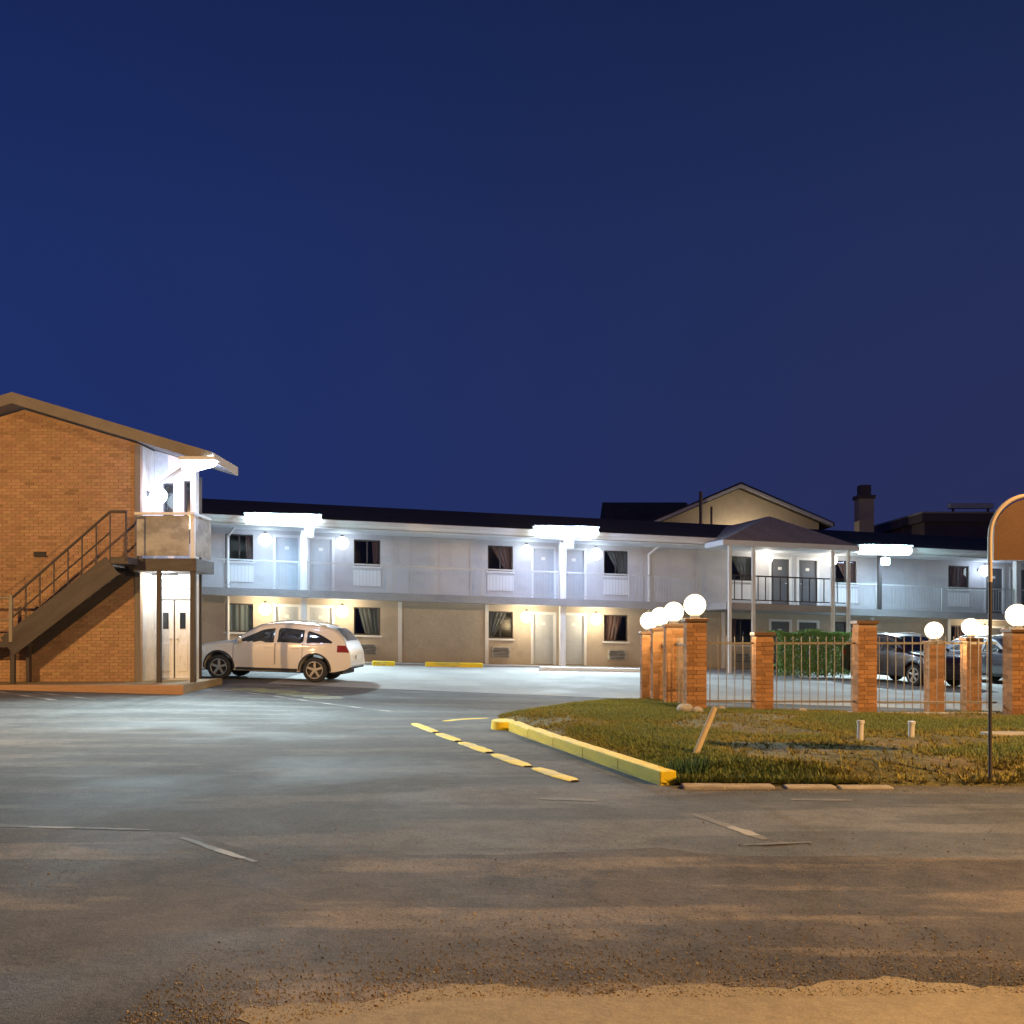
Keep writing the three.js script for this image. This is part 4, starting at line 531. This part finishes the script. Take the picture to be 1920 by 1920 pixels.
{ // sand and grit thinning out from the ochre strip, a little along the road seam and the verge
  const r = rng(811), N = 15000, im = new THREE.InstancedMesh(new THREE.DodecahedronGeometry(1, 0), std({ color: col(1, 1, 1), roughness: 0.95 }), N), m = new THREE.Matrix4(), q = new THREE.Quaternion(), c = new THREE.Color(), cl = fbm(812, 6, 4);
  let k = 0; while (k < N) { const f = r(); let x, z; if (f < 0.86) { x = -1.5 + 7 * r(); const e = -3.9 - 0.33 * ss(-1.1, -0.1, x) - 0.07 * ss(0.8, 3, x); z = e + 0.12 + 0.35 * Math.log(1 - r() * 0.999) * (0.2 + 1.6 * cl(x / 8 + 2, 0.3)); if (z < -7) continue; } else if (f < 0.93) { x = -4 + 9 * r(); z = -6.75 + (r() + r() + r() - 1.5) * 0.9; } else { x = 1.3 + 5 * r(); z = -9.4 + (r() - 0.5) * 0.3; }
    const s = 0.0018 + 0.004 * r() * r() * r(); q.setFromAxisAngle(new THREE.Vector3(r(), r(), r()).normalize(), r() * 6); m.compose(new THREE.Vector3(x, ground(x, z) + (z > -6.6 ? 0.0065 : 0.002) + s * 0.2, z), q, new THREE.Vector3(s * 1.8, s * 0.6, s * 1.5)); im.setMatrixAt(k, m); const t = 0.75 + 0.5 * r(); c.setRGB(0.36 * t, 0.285 * t, 0.165 * t); im.setColorAt(k++, c); }
  im.name = 'loose_sand'; im.userData = { kind: 'stuff', label: 'loose sand and grit scattered on the pavement', category: 'sand' }; scene.add(finish(im)); }
// arched sign on tubular frame, most of it beyond the picture's edge
{ const o = thing('arched_sign', 'brown arched sign board in a cream tube frame on dark posts', 'sign', null, [4.6, 0, -9.75]); const w = 1.35, r = 0.34, yb = 2.16, yt = 2.78, pts = [];
  pts.push(new THREE.Vector3(0, 1.95, 0), new THREE.Vector3(0, yt - r * 1.15, 0)); for (let k = 1; k <= 8; k++) { const t = k / 8 * Math.PI / 2; pts.push(new THREE.Vector3(r * 1.1 * (1 - Math.cos(t)), yt - r * 1.15 + r * 1.15 * Math.sin(t), 0)); } const L = [...pts]; for (const p of [...pts].reverse()) L.push(new THREE.Vector3(w - p.x, p.y, 0));
  part('frame', new THREE.TubeGeometry(new THREE.CatmullRomCurve3(L, false, 'centripetal'), 80, 0.022, 8), M.cream, o);
  const s = new THREE.Shape([new THREE.Vector2(0.03, yb), new THREE.Vector2(w - 0.03, yb), ...L.slice(10, 19).reverse().map((p) => new THREE.Vector2(Math.min(w - 0.03, p.x), p.y - 0.025)), ...L.slice(1, 10).reverse().map((p) => new THREE.Vector2(Math.max(0.03, p.x), p.y - 0.025))]); void s;
  const sh3 = new THREE.Shape(); sh3.moveTo(0.03, yb); sh3.lineTo(w - 0.03, yb); sh3.lineTo(w - 0.03, yt - r * 1.15); for (let k = 1; k <= 8; k++) { const t = k / 8 * Math.PI / 2; sh3.lineTo(w - 0.03 - r * 1.05 * (1 - Math.cos(t)), yt - r * 1.15 + (r * 1.15 - 0.03) * Math.sin(t)); } for (let k = 8; k >= 0; k--) { const t = k / 8 * Math.PI / 2; sh3.lineTo(0.03 + r * 1.05 * (1 - Math.cos(t)), yt - r * 1.15 + (r * 1.15 - 0.03) * Math.sin(t)); }
  part('board', new THREE.ExtrudeGeometry(sh3, { depth: 0.03, bevelEnabled: false }).translate(0, 0, -0.015), M.brown, o);
  for (const x of [0, w]) part('post', rod([x, -0.02, 0], [x, 1.97, 0], 0.018, 10), M.darkSteel, o);
}

// ------------------------------------------------------------------ buildings behind the motel
{ const o = thing('rear_building', 'building with tan gable and dark roof rising behind the motel roof', 'building', null, [12.97, 0, -58]);
  const hwid = 4.6, base = 7.55, apex = 9.5;
  const s = new THREE.Shape([[-hwid, -0.8], [hwid, -0.8], [hwid, base], [0, apex], [-hwid, base]].map((q) => new THREE.Vector2(...q))), g = new THREE.ExtrudeGeometry(s, { depth: 9, bevelEnabled: false }); g.translate(0, 0, -9); part('gable_walls', uvMetres(g), M.tan2, o);
  const rf = []; for (const d of [-1, 1]) { const q = new THREE.Shape([[0, apex + 0.06], [d * (hwid + 0.7), base - 0.24], [d * (hwid + 0.7), base - 0.02], [0, apex + 0.32]].map((e) => new THREE.Vector2(...e))); const e = new THREE.ExtrudeGeometry(q, { depth: 10, bevelEnabled: false }); e.translate(0, 0, -9.4); rf.push(e); } const roof = part('roof', uvMetres(merge(rf), 3), M.shingle, o);
  const rk = []; for (const d of [-1, 1]) { const q = new THREE.Shape([[0, apex + 0.02], [d * (hwid + 0.6), base - 0.24], [d * (hwid + 0.6), base - 0.06], [0, apex + 0.2]].map((e) => new THREE.Vector2(...e))); const e = new THREE.ExtrudeGeometry(q, { depth: 0.05, bevelEnabled: false }); e.translate(0, 0, 0.602); rk.push(e); } part('rake_trim', merge(rk), M.trim, roof);
  part('vent_pipe', rod([-2.3, 6.5, 0.75], [-2.3, 9.25, 0.75], 0.1, 10), M.dark2, o); part('vent_pipe', rod([-1.7, 6.5, 0.75], [-1.7, 8.4, 0.75], 0.07, 10), M.dark2, o);
  const wg = new THREE.ExtrudeGeometry(new THREE.Shape([[-0.5, 7.2], [-4.5, 9.3], [-8.5, 7.2]].map(([z, y]) => new THREE.Vector2(-z, y))), { depth: 5.2, bevelEnabled: false }); wg.rotateY(Math.PI / 2); wg.translate(-7.4, 0, 0); part('wing_roof', uvMetres(wg, 3), M.shingle, o); part('wing_wall', bx(-7.2, -hwid - 0.01, -0.8, 7.2, -8.3, -0.9), M.tan2, o);
  const lamp = thing('rear_wall_lamp', 'warm lamp on the rear building hidden behind the motel roof', 'lamp', null, [13.0, 6.1, -57.98]); part('globe', new THREE.SphereGeometry(0.2, 16, 12).translate(0, 0, 1.0), M.warmGlow, lamp); part('bracket', rod([0, 0.1, 0], [0, 0.1, 0.85], 0.03), M.darkSteel, lamp); point(lamp, [0, 0, 1.0], WARM, 26, 0.15);
  const c = thing('chimney', 'tall pale chimney with a dark cap behind the portico roof', 'chimney', null, [20.15, 0, -58]); part('stack', uvMetres(bx(-0.42, 0.42, -0.8, 8.9, -0.42, 0.42)), M.tan2, c); part('cap', merge([bx(-0.5, 0.5, 8.903, 9.1, -0.5, 0.5), bx(-0.3, 0.3, 9.103, 9.7, -0.3, 0.3)]), M.dark2, c);
  const d = thing('dark_building', 'dark flat roofed building behind the right end of the motel', 'building', null, [27, 0, -56]); part('walls', uvMetres(bx(-4.2, 14, -1.2, 7.4, -8, 0)), M.dark2, d); part('parapet', bx(-4.4, 14.2, 7.403, 7.85, -8.2, 0.2), M.dark2, d); part('parapet_cap', bx(-4.45, 14.25, 7.853, 7.95, -8.25, 0.25), M.panelGrey, d); part('roof_duct', rbx(-2.1, 0.4, 8.35, 8.65, -2, -1.6, 0.04), M.paleSteel, d); for (const x of [-1.9, 0.1]) part('duct_leg', bx(x, x + 0.1, 7.953, 8.352, -1.85, -1.75), M.darkSteel, d);
}

// ------------------------------------------------------------------ street lamps outside the picture whose light reaches the road and the brick wall
function streetLamp(x, z, h, armX, armZ, cd, label, aim) {
  const y = ground(x, z), o = thing('street_lamp', label, 'street lamp', null, [x, y, z]); part('pole', rod([0, -0.1, 0], [0, h, 0], 0.1, 12, 0.06), M.paleSteel, o); part('arm', rod([0, h - 0.05, 0], [armX, h + 0.25, armZ], 0.045), M.paleSteel, o);
  part('head', rbx(armX - 0.3, armX + 0.3, h + 0.18, h + 0.32, armZ - 0.16, armZ + 0.16, 0.04), M.paleSteel, o); part('lens', new THREE.SphereGeometry(0.14, 16, 10).scale(1.4, 0.6, 0.9).translate(armX, h + 0.13, armZ), M.sodiumGlow, o); const l = new THREE.SpotLight(col(...SODIUM), cd, 0, aim ? 1.2 : 1.35, 0.6, 2); l.position.set(armX, h + 0.05, armZ); l.target.position.set(armX + (aim ? aim[0] : 0), h - 3, armZ + (aim ? aim[1] : 0)); l.castShadow = true; l.shadow.radius = 6; o.add(l, l.target); }
streetLamp(12.5, -4.5, 9, -1.5, 0.2, 900, 'sodium street lamp standing beside the road', [-2.5, -2]);
streetLamp(-14, -8.5, 5.6, 0.9, -0.8, 470, 'sodium street lamp standing in front of the brick gable wall', [1, -5]);

renderer.render(scene, camera);
